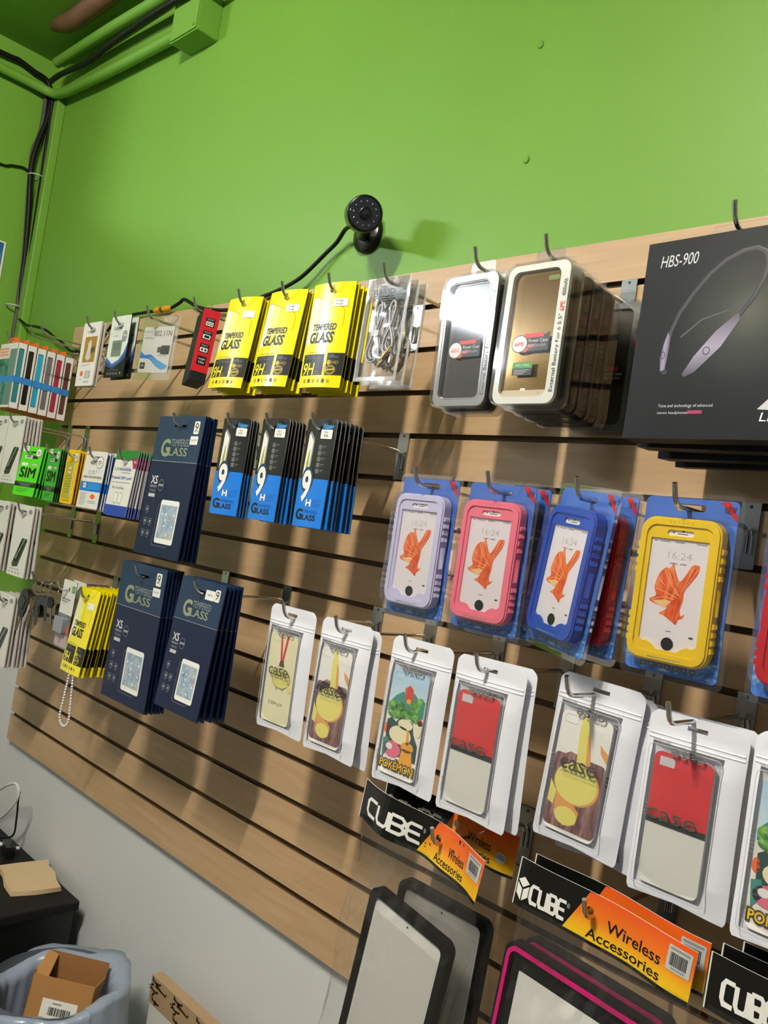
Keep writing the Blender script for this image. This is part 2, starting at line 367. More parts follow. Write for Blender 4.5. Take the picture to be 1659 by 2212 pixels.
def slat():
    pr = [(0, -.12 * S)]; mt = []
    for k in range(1, 16):
        z = -k * S; pr += [(0, z + .0047), (.004, z + .0047), (.004, z + .009), (.0105, z + .009), (.0105, z - .0085), (.004, z - .0085), (.004, z - .0047), (0, z - .0047)]
        mt += [WOOD] + [GROOVE] * 7
    pr += [(0, -16 * S), (YW - .0005, -16 * S), (YW - .0005, -.12 * S)]; mt += [WOOD, GROOVE, GROOVE, GROOVE]
    b = MB(); n = len(pr); X1 = 4.2
    for i in range(n):
        a, c = pr[i], pr[(i + 1) % n]
        b.add([(0, a[0], a[1]), (X1, a[0], a[1]), (X1, c[0], c[1]), (0, c[0], c[1])], [(0, 1, 2, 3)], mt[i])
    tri = tessellate_polygon([[Vector((p[0], p[1], 0)) for p in pr]])
    for x in (0, X1): b.add([(x, p[0], p[1]) for p in pr], [tuple(t) for t in tri], GROOVE)
    o = b.build('slatwall_panel', loc=(0, 0, T), recalc=True)
    return tag(o, 'maple slatwall panel with horizontal grooves covering the lower green wall', 'slatwall')
slat()
# two filled nail marks in the green wall
for x, z, w in ((1.557, .36, 'higher'), (1.563, .163, 'lower')):
    o = MB().sphere((x, YW - .001, T + z), .006, GPIPE, 10, 6, (1, .4, 1.2)).build('wall_plug'); tag(o, 'small green painted wall plug, the %s of two on the upper wall' % w, 'wall plug')

# ------------------------------------------------------------------ pipes and cables
def tubething(name, pts, r, m, label, cat, parent=None, n=10, sub=5, z0=T, group=None):
    P_ = [Vector(p) for p in pts]; out = []
    for i in range(len(P_) - 1):                 # Catmull-Rom
        a, b_, c, d = P_[max(i - 1, 0)], P_[i], P_[i + 1], P_[min(i + 2, len(P_) - 1)]
        for k in range(sub):
            t = k / sub; out.append(.5 * ((2 * b_) + (c - a) * t + (2 * a - 5 * b_ + 4 * c - d) * t * t + (3 * b_ - a - 3 * c + d) * t ** 3))
    out.append(P_[-1]); o = MB().tube([(p.x, p.y, p.z + z0) for p in out], r, m, n).build(name, parent)
    return tag(o, label, cat, group) if label else o
tubething('conduit_pipe', [(-.345, -.05, .872), (-.155, -.05, .868), (.05, -.05, .862), (.3, -.05, .85), (.375, -.05, .85)], .016, GPIPE, 'thick green painted conduit running along the top of the back wall', 'pipe')
tubething('conduit_pipe', [(XC + .03, -.9, .815), (XC + .03, -.2, .815), (XC + .035, -.07, .812), (-.41, -.02, .803), (-.33, -.012, .79), (-.236, -.012, .783), (-.02, -.012, .768), (.384, -.012, .752)], .0155, GPIPE, 'green painted conduit bending round the corner below the black cable', 'pipe')
tubething('rusty_pipe', [(-.30, -.1, .965), (-.235, -.1, .94), (-.15, -.1, .915), (.02, -.1, .91), (.35, -.1, .91)], .028, RUST, 'rusty brown pipe stub below the ceiling corner', 'pipe')
r = empty('junction_box', (.40, 0, T + .74)); b = MB()
b.slab(rrect(-.015, -.037, .115, .188, .004), -.042, YW - .001, GPIPE); b.build('box_body', r, bevel=.004)
b = MB(); b.slab(rrect(-.011, -.033, .111, .184, .004), -.046, -.0425, GPIPE); b.sphere((-.002, -.047, .17), .004, GPIPE); b.sphere((.10, -.047, -.022), .004, GPIPE); b.build('box_cover', r)
tag(r, 'green painted junction box at the end of the conduit', 'junction box')
tubething('black_cable', [(-.40, -.04, .832), (-.331, -.045, .828), (-.243, -.045, .82), (-.111, -.045, .808), (.036, -.05, .812), (.172, -.055, .81), (.276, -.06, .805), (.394, -.06, .802), (.482, -.055, .80), (.62, -.05, .805)], .0085, CABLE, 'thick black cable strung along the conduit near the ceiling', 'cable')
tubething('corner_cable', [(-.45, -.6, .85), (-.45, -.191, .866), (-.45, -.132, .87), (-.45, -.078, .859), (-.45, -.038, .853), (-.45, -.02, .828), (-.45, -.012, .801), (-.45, -.014, .728), (-.45, -.028, .655), (-.45, -.037, .588), (-.45, -.036, .526), (-.45, -.024, .42), (-.45, -.012, .283), (-.45, -.008, .191), (-.445, -.004, .113), (-.44, 0, .037), (-.43, .002, -.1), (-.43, .002, -.7)], .0085, CABLE, 'thickest black cable dropping down the room corner', 'cable')
tubething('corner_cable', [(-.437, -.012, .792), (-.437, -.008, .728), (-.432, -.008, .631), (-.432, -.005, .537), (-.43, -.004, .443), (-.428, -.003, .334), (-.428, 0, .24), (-.427, .002, .132), (-.427, .003, .054), (-.425, .003, -.1), (-.425, .003, -.7)], .0075, CABLE, 'straight black cable nearest the corner trim', 'cable')
tubething('corner_cable', [(-.458, -.03, .84), (-.458, -.025, .757), (-.458, -.026, .677), (-.458, -.04, .609), (-.458, -.035, .53), (-.456, -.03, .453), (-.455, -.02, .348), (-.452, -.012, .24), (-.45, -.01, .132), (-.44, -.01, .054), (-.44, -.01, -.2)], .007, GCABLE, 'grey cable in the bundle down the room corner', 'cable')
tubething('thin_wire', [(-.462, -.3, .53), (-.462, -.132, .528), (-.462, -.096, .538), (-.46, -.06, .546), (-.457, -.04, .54)], .0035, CABLE, 'thin black wire crossing the left wall to the cable bundle', 'cable')
for z, w in ((.53, 'upper'), (.09, 'lower'), (.82, 'topmost')):
    b = MB(); b.tube([(-.447 + .026 * math.cos(a), -.018 + .026 * math.sin(a), T + z) for a in [i * PI / 6 for i in range(13)]], .0022, LGREY, 6, False)
    tag(b.build('cable_tie'), 'pale cable tie round the corner cables, the %s one' % w, 'cable tie', 'cable ties')
tubething('video_cable', [(-.425, -.004, .05), (-.394, -.01, .041), (-.329, -.01, .019), (-.253, -.01, .009), (-.174, -.01, -.009), (-.115, -.01, -.031), (-.049, -.012, -.052), (-.008, -.014, -.07), (.039, -.014, -.086), (.12, -.014, -.088), (.198, -.014, -.075), (.236, -.014, -.045), (.273, -.014, -.022), (.356, -.01, -.005), (.417, -.01, -.004), (.47, -.008, -.003)], .004, CABLE, 'thin black cable from the corner to the yellow plug', 'cable')
r = empty('video_plug', (.51, -.009, T - .003)); b = MB()
b.tube([(-.042, 0, 0), (-.03, 0, 0), (-.008, 0, 0)], [.004, .008, .0085], P('amber plug', 'D89A1C', .4), 12); b.build('plug', r)
b = MB(); b.tube([(.008, 0, 0), (.03, 0, 0), (.042, 0, 0)], [.0085, .008, .004], P('amber socket', 'D89A1C', .4), 12); b.build('socket', r)
b = MB(); b.tube([(-.008, 0, 0), (.008, 0, 0)], .007, P('plug ring', '6E5A30', .35, metal=.5), 12); b.build('collar', r)
tag(r, 'amber video cable plug lying on the slatwall top edge', 'plug')
tubething('video_cable', [(.552, -.009, -.003), (.588, -.01, .006), (.605, -.01, .013), (.635, -.01, .003), (.667, -.01, -.01), (.70, -.012, -.018), (.731, -.013, -.024), (.799, -.014, -.032), (.86, -.014, -.03), (.92, -.01, -.014), (.972, -.006, -.003), (1.024, -.006, .01), (1.057, -.004, .026), (1.106, 0, .062), (1.137, -.002, .079), (1.169, -.012, .096), (1.215, -.035, .088)], .0042, CABLE, 'thin black cable from the yellow plug up to the security camera', 'cable')

# ------------------------------------------------------------------ security camera
cam_p = Vector((2.4090023, -1.0404706, T - .4912447))
fr = Vector((1.31, -.09, T + .073)); ax = (cam_p - fr).normalized(); ax = (ax + Vector((.12, .06, .07))).normalized()
r = empty('security_camera', (1.207, YW, T + .09))
q = ax.to_track_quat('Z', 'Y').to_matrix()
def cyl(b, segs, m, n=32, org=fr):
    """lathe along the camera's axis: segs = (distance ahead of the front face, radius)"""
    b.tube([org + ax * d for d, _ in segs], [s for _, s in segs], m, n)
base = Vector((1.207, YW, T + .09)); loc = lambda b: b.xf(lambda x, y, z: (x - base.x, y - base.y, z - base.z))
b = MB(); b.tube([base, base + Vector((0, -.008, 0)), base + Vector((0, -.012, 0)), base + Vector((0, -.016, 0))], [.037, .037, .033, .018], BLKP, 28); loc(b).build('mount_base', r)
rear = fr - ax * .062
b = MB(); b.tube([base + Vector((0, -.014, 0)), base + Vector((.012, -.03, -.012)), fr - ax * .03 + Vector((0, 0, -.02))], .0105, BLKP, 16); b.sphere(base + Vector((.004, -.022, -.004)), .015, BLKP); loc(b).build('bracket_arm', r)
b = MB(); cyl(b, [(-.062, .022), (-.06, .028), (-.055, .031), (-.003, .032), (0, .0315), (.0008, .029)], BLKP); loc(b).build('camera_body', r)
b = MB(); cyl(b, [(.0009, .0275), (.0016, .027)], MIRB); g = loc(b).build('front_glass', r)
b = MB(); cyl(b, [(.0015, .0115), (.004, .0115), (.0045, .009)], BLKP); cyl(b, [(.0045, .006), (.0052, .002)], MIRB); loc(b).build('lens', g)
b = MB()
for i in range(12):
    a = 2 * PI * i / 12; c = fr + q @ Vector((.0205 * math.cos(a), .0205 * math.sin(a), .0018)); b.sphere(c, .0021, CHROME, 8, 5)
loc(b).build('infrared_lamps', g)
tag(r, 'black round security camera on a wall mount above the slatwall', 'camera')

r = MB(); r.slab(rrect(-.3, -.12, 0, .12, 0), 0, .003, CARDW); A = Art(r, .3, .24, .12, 0, -.3)
A.r(.02, .02, .98, .98, mottle('sea print', [(.35, '1F4F7C'), (.6, '3F86B8'), (.8, 'A9CDE0')], 12, .4))
o = r.build('wall_poster', loc=(XC + .004, -.07, T + .17)); o.rotation_euler = (0, 0, R(90)); tag(o, 'blue poster with a white border on the left wall', 'poster')
# ================================================================== goods
def bend(b, w, amt): return b.xf(lambda x, y, z: (x, y - amt * (1 - (2 * x / w) ** 2), z))
def slot(A, u, v, ru=.13, rv=.012): c = A.xy(u, v); return rrect(c[0] - ru * A.w, c[1] - rv * A.h, c[0] + ru * A.w, c[1] + rv * A.h, rv * A.h * .9, 3)

# ---- yellow tempered glass pouches
def yellow_pouch(sticker, w=.092, h=.172, zt=.012, bow=.0055):
    r = empty('screen_protector_pouch'); b = MB(); A = Art(b, w, h, zt, 0)
    b.slab([(-w/2, zt-h), (w/2, zt-h), (w/2, zt), (-w/2, zt)], 0, .0016, YEL, [ell(0, 0, .0042, .0052, 14)], edge=YELD, back=YELD)
    for i in range(6):                       # printed glass sheet fading into the yellow
        u0 = .03 + .1 * i; u1 = u0 + .1; top = lambda u: .125 + .17 * max(u - .12, 0); m = (YELW, YELW, YELP, YELP, YEL, YEL)[i]
        if m is not YEL: A.p([(u0, .62 - .04 * i), (u0, .17 if i == 0 else top(u0)), (u0 + .03, top(u0 + .03)), (u1, top(u1)), (u1, .62 - .04 * (i + 1))], m, 1)
    A.ln([(.03, .62), (.03, .17), (.06, .13), (.12, .125), (.62, .21), (.82, .245), (.87, .29), (.86, .42)], .0006, YLINE, 2)
    A.t('TEMPERED', .17, .395, .74, .458, BLK, 3, shear=.18, off=.03); A.t('GLASS', .13, .472, .72, .58, BLK, 3, shear=.18, off=.035)
    A.t('ULTIMATE PROTECTION', .12, .662, .58, .674, YLINE, 2)
    A.r(.05, .685, .58, .885, BLK, 2); A.r(.645, .675, 1, .885, BLK, 2)
    A.t('The World Best', .09, .695, .34, .708, GREY, 3); A.t('Anti Shatter Glass Protector', .09, .715, .54, .727, GREY, 3)
    A.t('9H', .085, .765, .38, .885, YEL, 4, shear=.12, off=.012); A.t('Super', .39, .845, .48, .858, GOLD, 3); A.t('Hardness', .39, .866, .53, .876, GOLD, 3)
    A.t('2.5D', .595, .79, .63, .86, YLINE, 3, rot=90)
    A.t('Anti-Glare', .68, .695, .80, .703, LGREY, 3); A.t('Screen Protector', .68, .710, .90, .717, LGREY, 3)
    A.e(.70, .765, .045, .024, GOLD, 3); A.t('HD', .76, .75, .90, .778, GOLD, 3); A.ring(.75, .835, .10, .04, .0014, GOLD, 3); A.ring(.75, .835, .07, .028, .0006, GOLD, 3)
    A.p([(.66, .845), (.66, .83), (.84, .82), (.84, .835)], GOLD, 4)
    for i in range(6):
        u = .17 + .115 * i; A.rr(u - .03, .922, u + .03, .955, .0005, YLINE, 2, .001)
        if i in (1, 4): A.r(u - .025, .925, u + .025, .955, BLK, 2)
        A.r(u - .015, .932, u + .01, .948, YLINE, 2)
    xs = [-w/2 + w * i / 10 for i in range(1, 10)]
    bend(b.cut(xs), w, bow).build('pouch', r)
    if sticker:
        s = MB(); B = Art(s, w, h, zt, -.0008); B.r(.60, .16, .90, .235, WHT, 1, .001)
        for i, t in enumerate(sticker): n = len(sticker); B.t(t, .64, .172 + .03 * i + (.012 if n == 1 else 0), .64 + min(.023 * len(t), .22), .194 + .03 * i + (.012 if n == 1 else 0), DGREY, 3)
        bend(s.cut(xs), w, bow).build('size_sticker', r)
    return r
G = 'yellow tempered glass pouches'
for x, y1, n, st, tilt, nm, yaw in ((1.137, -.168, 4, ('57',), -6.5, 'leftmost yellow row', 5), (1.262, -.165, 5, ('S6 edge', 'through'), -6, 'middle yellow row', 4), (1.381, -.150, 6, ('S6 edge', 'through'), -1, 'rightmost yellow row', 5)):
    stack(yellow_pouch(st), x, wz(1), -.19, y1, n, 'yellow tempered glass pouch at the front of the ' + nm, 'yellow tempered glass pouch, %s in the ' + nm, 'screen protector', G, tilt=tilt, yaw=yaw, fan=abs(tilt) * .6, dz=.004)
    hook(x + .008, 1, 'holding the ' + nm)
stack(yellow_pouch(('X',), .085, .182, .018, .003), .733, wz(9), -.19, -.10, 12, 'yellow tempered glass pouch at the front of the lowest stack left of the navy boxes', 'yellow tempered glass pouch, %s in the lowest yellow stack', 'screen protector', 'yellow pouches in the lowest stack', tilt=-6, yaw=1, fan=4, roll=1)
hook(.735, 9, 'holding the lowest stack of yellow pouches')

# ---- black and blue pouches
def blue_pouch(sz, w=.073, h=.173, zt=.0145):
    r = empty('screen_protector_pouch'); b = MB(); A = Art(b, w, h, zt, 0)
    b.slab(rrect(-w/2, zt-h, w/2, zt, (0, 0, .006, .003)), 0, .0018, BLK, [ell(.002, 0, .0035, .0035, 12)], edge=GRB, back=DGREY)
    A.r(0, .555, 1, 1, P('azure print', '0B78DC', .3) if not bpy.data.materials.get('azure print') else bpy.data.materials['azure print'], 1)
    A.p([(.12, .56), (.17, .13), (.20, .115), (.23, .12), (.375, .185), (.39, .21), (.36, .56)], GREY, 2); A.p([(.115, .56), (.155, .15), (.18, .135), (.34, .205), (.35, .225), (.31, .56)], WHT, 3)
    A.p([(.20, .52), (.20, .42), (.235, .32), (.265, .27), (.285, .33), (.29, .43), (.275, .52)], LEAF, 4)
    A.t('New', .60, .045, .93, .09, LBLUE, 3, shear=.3, off=.025); A.p([(.56, .094), (.62, .086), (.97, .07), (.80, .096)], BLUE, 2)
    for i in range(5):
        v = .245 + .055 * i; A.rr(.57, v, .66, v + .034, .0006, LGREY, 2, .0015); A.r(.595, v + .009, .635, v + .025, GREY, 2); A.r(.70, v + .007, .80, v + .011, GREY, 2); A.r(.70, v + .02, .76, v + .023, GREY, 2)
    A.e(.33, .565, .215, .118, P('teal ring print', '0F3B5C', .35) if not bpy.data.materials.get('teal ring print') else bpy.data.materials['teal ring print'], 5, 28)
    A.t('9', .165, .475, .495, .775, WHT, 7, shear=.05, off=.03); A.t('H', .42, .745, .60, .81, WHT, 7, off=.04)
    for i in range(4): A.r(.63, .745 + .018 * i, .90 - .03 * (i % 2), .749 + .018 * i, BLUED, 2)
    A.t('G', .10, .835, .36, .94, BLK, 3, off=.04); A.t('LASS', .37, .885, .80, .938, BLK, 3, off=.03); A.t('TEMPERED', .37, .845, .84, .875, BLUED, 3)
    xs = [-w/2 + w * i / 8 for i in range(1, 8)]; bend(b.cut(xs), w, .003).build('pouch', r)
    s = MB(); B = Art(s, w, h, zt, -.0012); B.r(.58, .10, .93, .185, WHT, 1, .0015); B.t('For', .69, .115, .80, .135, DGREY, 3); B.t(sz, .67, .145, .82, .168, DGREY, 3)
    bend(s.cut(xs), w, .003).build('size_sticker', r)
    return r
for x, y1, n, t, nm, yaw in ((1.171, -.172, 4, 'N5+', 'left black and blue row', 6), (1.283, -.155, 6, 'V10', 'middle black and blue row', 0), (1.402, -.135, 7, 'S6', 'right black and blue row', -2)):
    stack(blue_pouch(t), x, wz(4), -.19, y1, n, 'black and blue tempered glass pouch at the front of the ' + nm, 'black and blue tempered glass pouch, %s in the ' + nm, 'screen protector', 'black and blue tempered glass pouches', yaw=yaw, fan=2, tilt=-.5)
    hook(x + .001, 4, 'holding the ' + nm)

# ---- navy tablet glass boxes
def navy_box(w, h, zt, two_left=False):
    r = empty('tablet_glass_box'); b = MB(); A = Art(b, w, h, zt, 0); sl = slot(A, .5, zt / h + .004, .13, .008)
    b.slab([(-w/2, zt-h), (w/2, zt-h), (w/2, zt), (-w/2, zt)], 0, .0026, NAVY, [sl], edge=NAVY, back=NAVYB)
    b.face([A.xy(0, .325), A.xy(1, .325), A.xy(1, 0), A.xy(0, 0)], A.yy(1), NAVYT, [sl]); A.r(0, .325, 1, .329, SILV2, 2)
    A.t('G', .17, .165, .36, .295, SILVER, 3, off=.035); A.t('TEMPERED', .37, .165, .78, .215, SILV2, 3); A.t('LASS', .355, .225, .75, .285, SILVER, 3, off=.01)
    A.t('XS', .09, .435, .235, .495, WHT, 3, off=.01); A.ring(.33, .50, .055, .04, .0009, GREY, 3); A.r(.28, .492, .38, .508, GREY, 3)
    A.t('PREMIUM', .09, .505, .235, .522, LGREY, 3); A.t('TEMPERED', .09, .535, .235, .552, GREY, 3); A.r(.09, .565, .235, .59, LGREY, 3)
    for i, (u, v) in enumerate(((.13, .66), (.13, .745), (.24, .745), (.13, .83), (.24, .83))):
        A.rr(u - .035, v, u + .035, v + .035, .0008, GREY, 3, .002); A.r(u - .012, v + .012, u + .014, v + .026, LGREY, 3); A.r(u - .02, v + .045, u + .02, v + .049, GREY, 3)
    A.rr(.37, .63, .72, .925, .0007, GREY, 3, .006)
    A.r(.42, .60, .815, .905, WHT, 4, .005); A.r(.445, .635, .79, .87, bpy.data.materials.get('tablet picture') or mottle('tablet picture', [(.3, '5C7FA8'), (.5, '9DB3C4'), (.62, 'B7B6AC'), (.75, '3E6FB4')], 22, .3), 5)
    rn = random.Random(5)
    for i in range(5):
        for j in range(4): A.e(.49 + .085 * j, .66 + .04 * i + (.02 if i > 3 else 0), .015, .0075, rn.choice((WHT, LGREY, LGREY, ORG if i == 2 else WHT, BLUED if i == 2 else GREY)), 6, 10)
    A.e(.80, .888, 0.001, .001, GREY, 6); b.build('box_card', r)
    s = MB(); B = Art(s, w, h, zt, 0); q = .0 if not two_left else .01
    B.r(.80, .035 + q, .91, .125 + q, WHT, 2, .003); B.t('9', .82, .045 + q, .885, .11 + q, BLK, 3, shear=.1); B.t('H', .875, .10 + q, .895, .115 + q, DGREY, 3); s.build('hardness_sticker', r)
    s = MB(); B = Art(s, w, h, zt, -.0003)
    if two_left: B.r(.60, .062, .80, .135, WHT, 3, .002); B.t('TAB4 8.0', .64, .09, .76, .105, DGREY, 4)
    else: B.r(.77, .14, .93, .20, WHT, 3, .002); B.t('iPad 2/3/4', .79, .162, .90, .175, DGREY, 4)
    s.build('size_sticker', r); return r
for x, k, y1, n, w, h, zt, tl, nm, tilt, yaw in ((.985, 4, -.165, 5, .165, .275, .018, False, 'upper navy stack', -2.5, 0), (.936, 8, -.155, 6, .172, .274, .021, False, 'lower left navy stack', -.5, 0), (1.145, 8, -.155, 5, .141, .238, .02, True, 'lower right navy stack', -4.5, 0)):
    stack(navy_box(w, h, zt, tl), x, wz(k), -.19, y1, n, 'navy tablet glass box at the front of the ' + nm, 'navy tablet glass box, %s in the ' + nm, 'screen protector', 'navy tablet glass boxes', tilt=tilt, yaw=yaw, fan=abs(tilt) + .5, jit=.4)
    hook(x + .008, k, 'holding the ' + nm)

# ---- flat carded goods: each is one card with its print
def card(name, w, h, zt, art, base=CARDW, th=.0016, rad=.003, edge=CARDE, hole=(.16, .017), hv=None, extra=None, bendy=0):
    b = MB(); A = Art(b, w, h, zt, 0); hs = [slot(A, .5, (zt / h + .004) if hv is None else hv, *hole)] if hole else []
    b.slab(rrect(-w/2, zt-h, w/2, zt, rad), 0, th, base, hs, edge=edge, back=edge); art(A)
    if bendy: bend(b.cut([-w/2 + w * i / 8 for i in range(1, 8)]), w, bendy)
    if not extra: return b.build(name)
    r = empty(name); b.build('card', r); extra(r, w, h, zt); return r
def circ(A, u, v, ru, rv, t='30', m=WHT):
    A.e(u, v, ru, rv, m, 3, 22); A.ring(u, v, ru, rv, .0012, DGREY, 4); A.r(u - ru * .5, v - rv * .3, u + ru * .5, v - rv * .1, GREY, 4); A.r(u - ru * .6, v, u + ru * .6, v + rv * .2, GREY, 4); A.r(u - ru * .4, v + rv * .35, u + ru * .4, v + rv * .5, GREY, 4)
def sim_green(A):
    A.r(.03, .01, .30, .115, WHT, 2, .002); A.r(.07, .03, .27, .05, GREY, 3); A.r(.20, .19, .55, .25, WHT, 2, .002); A.r(.25, .205, .5, .235, GREY, 3); A.r(.55, .19, .8, .25, BLK, 2)
    circ(A, .80, .12, .13, .085); A.r(.10, .34, .42, .40, WHT, 2, .003); A.r(.62, .35, .85, .39, LGREY, 2, .002)
    [A.t('SIM', .12 + d, .43 + e, .83 + d, .63 + e, BLK, 3 + 9 * d) for d in (0, .015, .03) for e in (0, .01)]; A.r(0, .725, 1, .82, BLK, 2); A.r(.1, .742, .9, .752, GREY, 3); A.r(.25, .77, .75, .78, GREY, 3); A.r(.3, .795, .7, .803, GREY, 3)
    for i in range(4): A.r(.15, .86 + .022 * i, .75 - .08 * i, .867 + .022 * i, SIMGD, 2)
stack(card('sim_card_pack', .095, .126, .015, sim_green, SIMG, edge=SIMGD), .318, wz(5), -.19, -.168, 4, 'bright green SIM card pack at the front of the left green stack', 'bright green SIM card pack, %s in the left green stack', 'sim card pack', 'green SIM card packs', tilt=-5, yaw=8, fan=3)
stack(card('sim_card_pack', .085, .126, .013, sim_green, P('leaf green card', '3FAE3A', .4), edge=BLK), .447, wz(5), -.19, -.160, 6, 'dull green SIM card pack at the front of the right green stack', 'dull green SIM card pack, %s in the right green stack', 'sim card pack', 'dull green SIM card packs', tilt=-1, yaw=-6)
def sim_yel(A):
    A.r(.12, .22, .78, .90, P('pale olive window', 'B7AE3E', .3), 1, .003); A.rr(.12, .22, .78, .90, .0014, GOLD, 2, .003); circ(A, .78, .13, .15, .09); A.e(.42, .38, .16, .06, OLIVE, 2); A.r(.22, .36, .62, .40, GOLD, 3)
    for i in range(7): A.r(.25, .48 + .05 * i, .62, .487 + .05 * i, YLINE, 3)
    A.r(.72, .24, .77, .88, WHT, 3); A.r(.2, .937, .75, .948, YLINE, 3)
stack(card('sim_card_pack', .08, .125, .013, sim_yel, SIMY, rad=.006, edge=P('amber edge', 'B88A10', .5)), .546, wz(5), -.19, -.162, 5, 'yellow SIM card pack with a clear window at the front of its stack', 'yellow SIM card pack, %s in the yellow SIM stack', 'sim card pack', 'yellow SIM card packs', tilt=-1, yaw=-5)
def sim_net(A):
    A.t('NET10', .28, .165, .62, .235, DGREY, 3, off=.01); circ(A, .72, .19, .15, .10); A.r(.04, .055, .22, .066, MAG, 3); A.t('nano 4g LTE', .25, .33, .68, .37, LBLUE, 3); A.r(.25, .385, .62, .392, GREY, 3)
    A.t('BRING YOUR OWN PHONE', .08, .435, .92, .475, DGREY, 3, off=.01); A.r(0, .54, 1, .705, BLUE, 2); A.r(.14, .565, .28, .65, YELW, 3, .002); A.r(.17, .59, .25, .63, GOLD, 4)
    for i in range(4): A.r(.36, .57 + .027 * i, .92, .58 + .027 * i, LBLUE, 3)
    for i in range(9): A.r(.08, .735 + .026 * i, .40 - .04 * (i % 3), .742 + .026 * i, GREY, 3)
    A.e(.68, .79, .11, .045, ORG, 3, 9); A.r(.5, .87, .88, .88, GREY, 3); A.r(.5, .9, .85, .907, GREY, 3)
stack(card('sim_card_pack', .1, .127, .013, sim_net, CARDW, edge=BLUED, rad=.004), .66, wz(5), -.19, -.155, 6, 'white SIM card pack with a blue band at the front of its stack', 'white blue banded SIM card pack, %s in its stack', 'sim card pack', 'blue banded SIM card packs', tilt=-2.5, fan=2)
def sim_lyc(A):
    A.r(0, 0, 1, .15, SIMGD, 1); A.r(0, .84, 1, 1, LYB, 1); A.p([(.75, .12), (1, .10), (1, .27), (.88, .27)], MAG, 2); A.t('4G', .85, .15, .97, .19, WHT, 3)
    A.t('Lyca', .07, .255, .36, .325, GREENP, 3, off=.01); A.t('mobile', .36, .255, .82, .315, LYB, 3, off=.01); A.r(.42, .337, .8, .348, GREY, 3)
    A.t('Prepaid SIM card', .02, .40, .90, .455, LYB, 3); A.t('Prepaid SIM card', .026, .40, .906, .455, LYB, 3.2); A.r(.04, .487, .88, .497, GREY, 3); A.t('Talk, Text & Data', .12, .555, .66, .595, DGREY, 3, off=.005)
    for u in (.32, .52): A.r(u, .64, u + .15, .82, LGREY, 2, .002); A.r(u + .02, .66, u + .13, .79, WHT, 3)
stack(card('sim_card_pack', .094, .14, .02, sim_lyc, CARDW, edge=P('pale violet edge', '8A8FA8', .5), rad=.002), .795, wz(5), -.19, -.135, 11, 'green topped blue footed SIM card pack at the front of the widest stack', 'green topped blue footed SIM card pack, %s in the widest stack', 'sim card pack', 'green topped SIM card packs', tilt=-4, fan=3)
for x, w in ((.318, 'the left green SIM card packs'), (.447, 'the right green SIM card packs'), (.556, 'the yellow SIM card packs'), (.668, 'the blue banded SIM card packs'), (.803, 'the green topped SIM card packs')): hook(x, 5, 'holding ' + w)

def usb_art(A):
    A.r(.30, .07, .35, .10, BLK, 3); A.r(.37, .078, .58, .098, DGREY, 3); A.e(.82, .085, .1, .035, GREY, 2, 14); A.r(.18, .13, .72, .14, LGREY, 2)
    A.p([(.22, .84), (.60, .46), (.86, .46), (.90, .49), (.56, .86), (.28, .88)], DGREY, 2); A.p([(.28, .79), (.57, .49), (.82, .49), (.52, .80)], BLK, 3)
    for i in range(3): A.p([(.36 + .13 * i, .76 - .10 * i), (.47 + .13 * i, .66 - .10 * i), (.53 + .13 * i, .66 - .10 * i), (.43 + .13 * i, .76 - .10 * i)], GREY, 4)
    A.r(.15, .9, .7, .908, GREY, 2)
    for i in range(4): A.r(.15 + .17 * i, .94, .21 + .17 * i, .965, GREY, 2)
wp = lambda: card('accessory_pack', .098, .177, .017, usb_art, CARDW, th=.003, edge=CARDE, hole=(.12, .012))
for x, k, y1, n, nm in ((.075, 4, -.15, 4, 'at the photo edge under the case boxes'), (.185, 4, -.148, 6, 'just below the phone case boxes'), (.18, 7, -.15, 5, 'at the photo edge below the SIM packs'), (.33, 7, -.175, 3, 'right below the green SIM packs'), (.305, 10, -.145, 6, 'left of the keys')):
    stack(wp(), x, wz(k), -.19, y1, n, 'white accessory pack, front of the stack ' + nm, 'white accessory pack, %s in stack ' + nm, 'adapter pack', 'white accessory packs', tilt=0, yaw=2, fan=2)
    hook(x + .01, k, 'holding the white packs ' + nm)

def mount_art(A):
    A.t('SAMSUNG', .26, .13, .72, .165, P('dim blue print', '6A7C98', .4), 2); A.r(.20, .225, .88, .63, P('ochre print', 'A07A28', .35), 1, .002)
    A.p([(.34, .56), (.42, .40), (.40, .32), (.56, .27), (.62, .34), (.58, .44), (.66, .56), (.52, .61)], LGREY, 2); A.p([(.62, .42), (.82, .38), (.84, .46), (.66, .50)], DGREY, 3); A.p([(.44, .36), (.54, .30), (.56, .40), (.48, .48)], OLIVE, 3)
    A.r(.18, .67, .70, .675, GREY, 2); A.r(.22, .69, .62, .694, LGREY, 2); A.r(.20, .77, .36, .84, ORG, 2, .002); A.r(.48, .765, .76, .88, GREY, 2, .002); A.r(.52, .775, .72, .87, LGREY, 3)
    A.r(.2, .89, .36, .9, LGREY, 2); [A.r(.48 + .075 * i, .925, .52 + .075 * i, .95, GREY, 3) for i in range(4)]
stack(card('phone_mount_pack', .085, .15, .014, mount_art, CARDW, th=.004, hole=(.13, .012)), .535, wz(1), -.19, -.182, 2, 'white phone mount pack with a brown picture, leftmost on the top row', 'white phone mount pack %s behind the leftmost brown pictured one', 'accessory pack', 'phone mount packs', yaw=1)
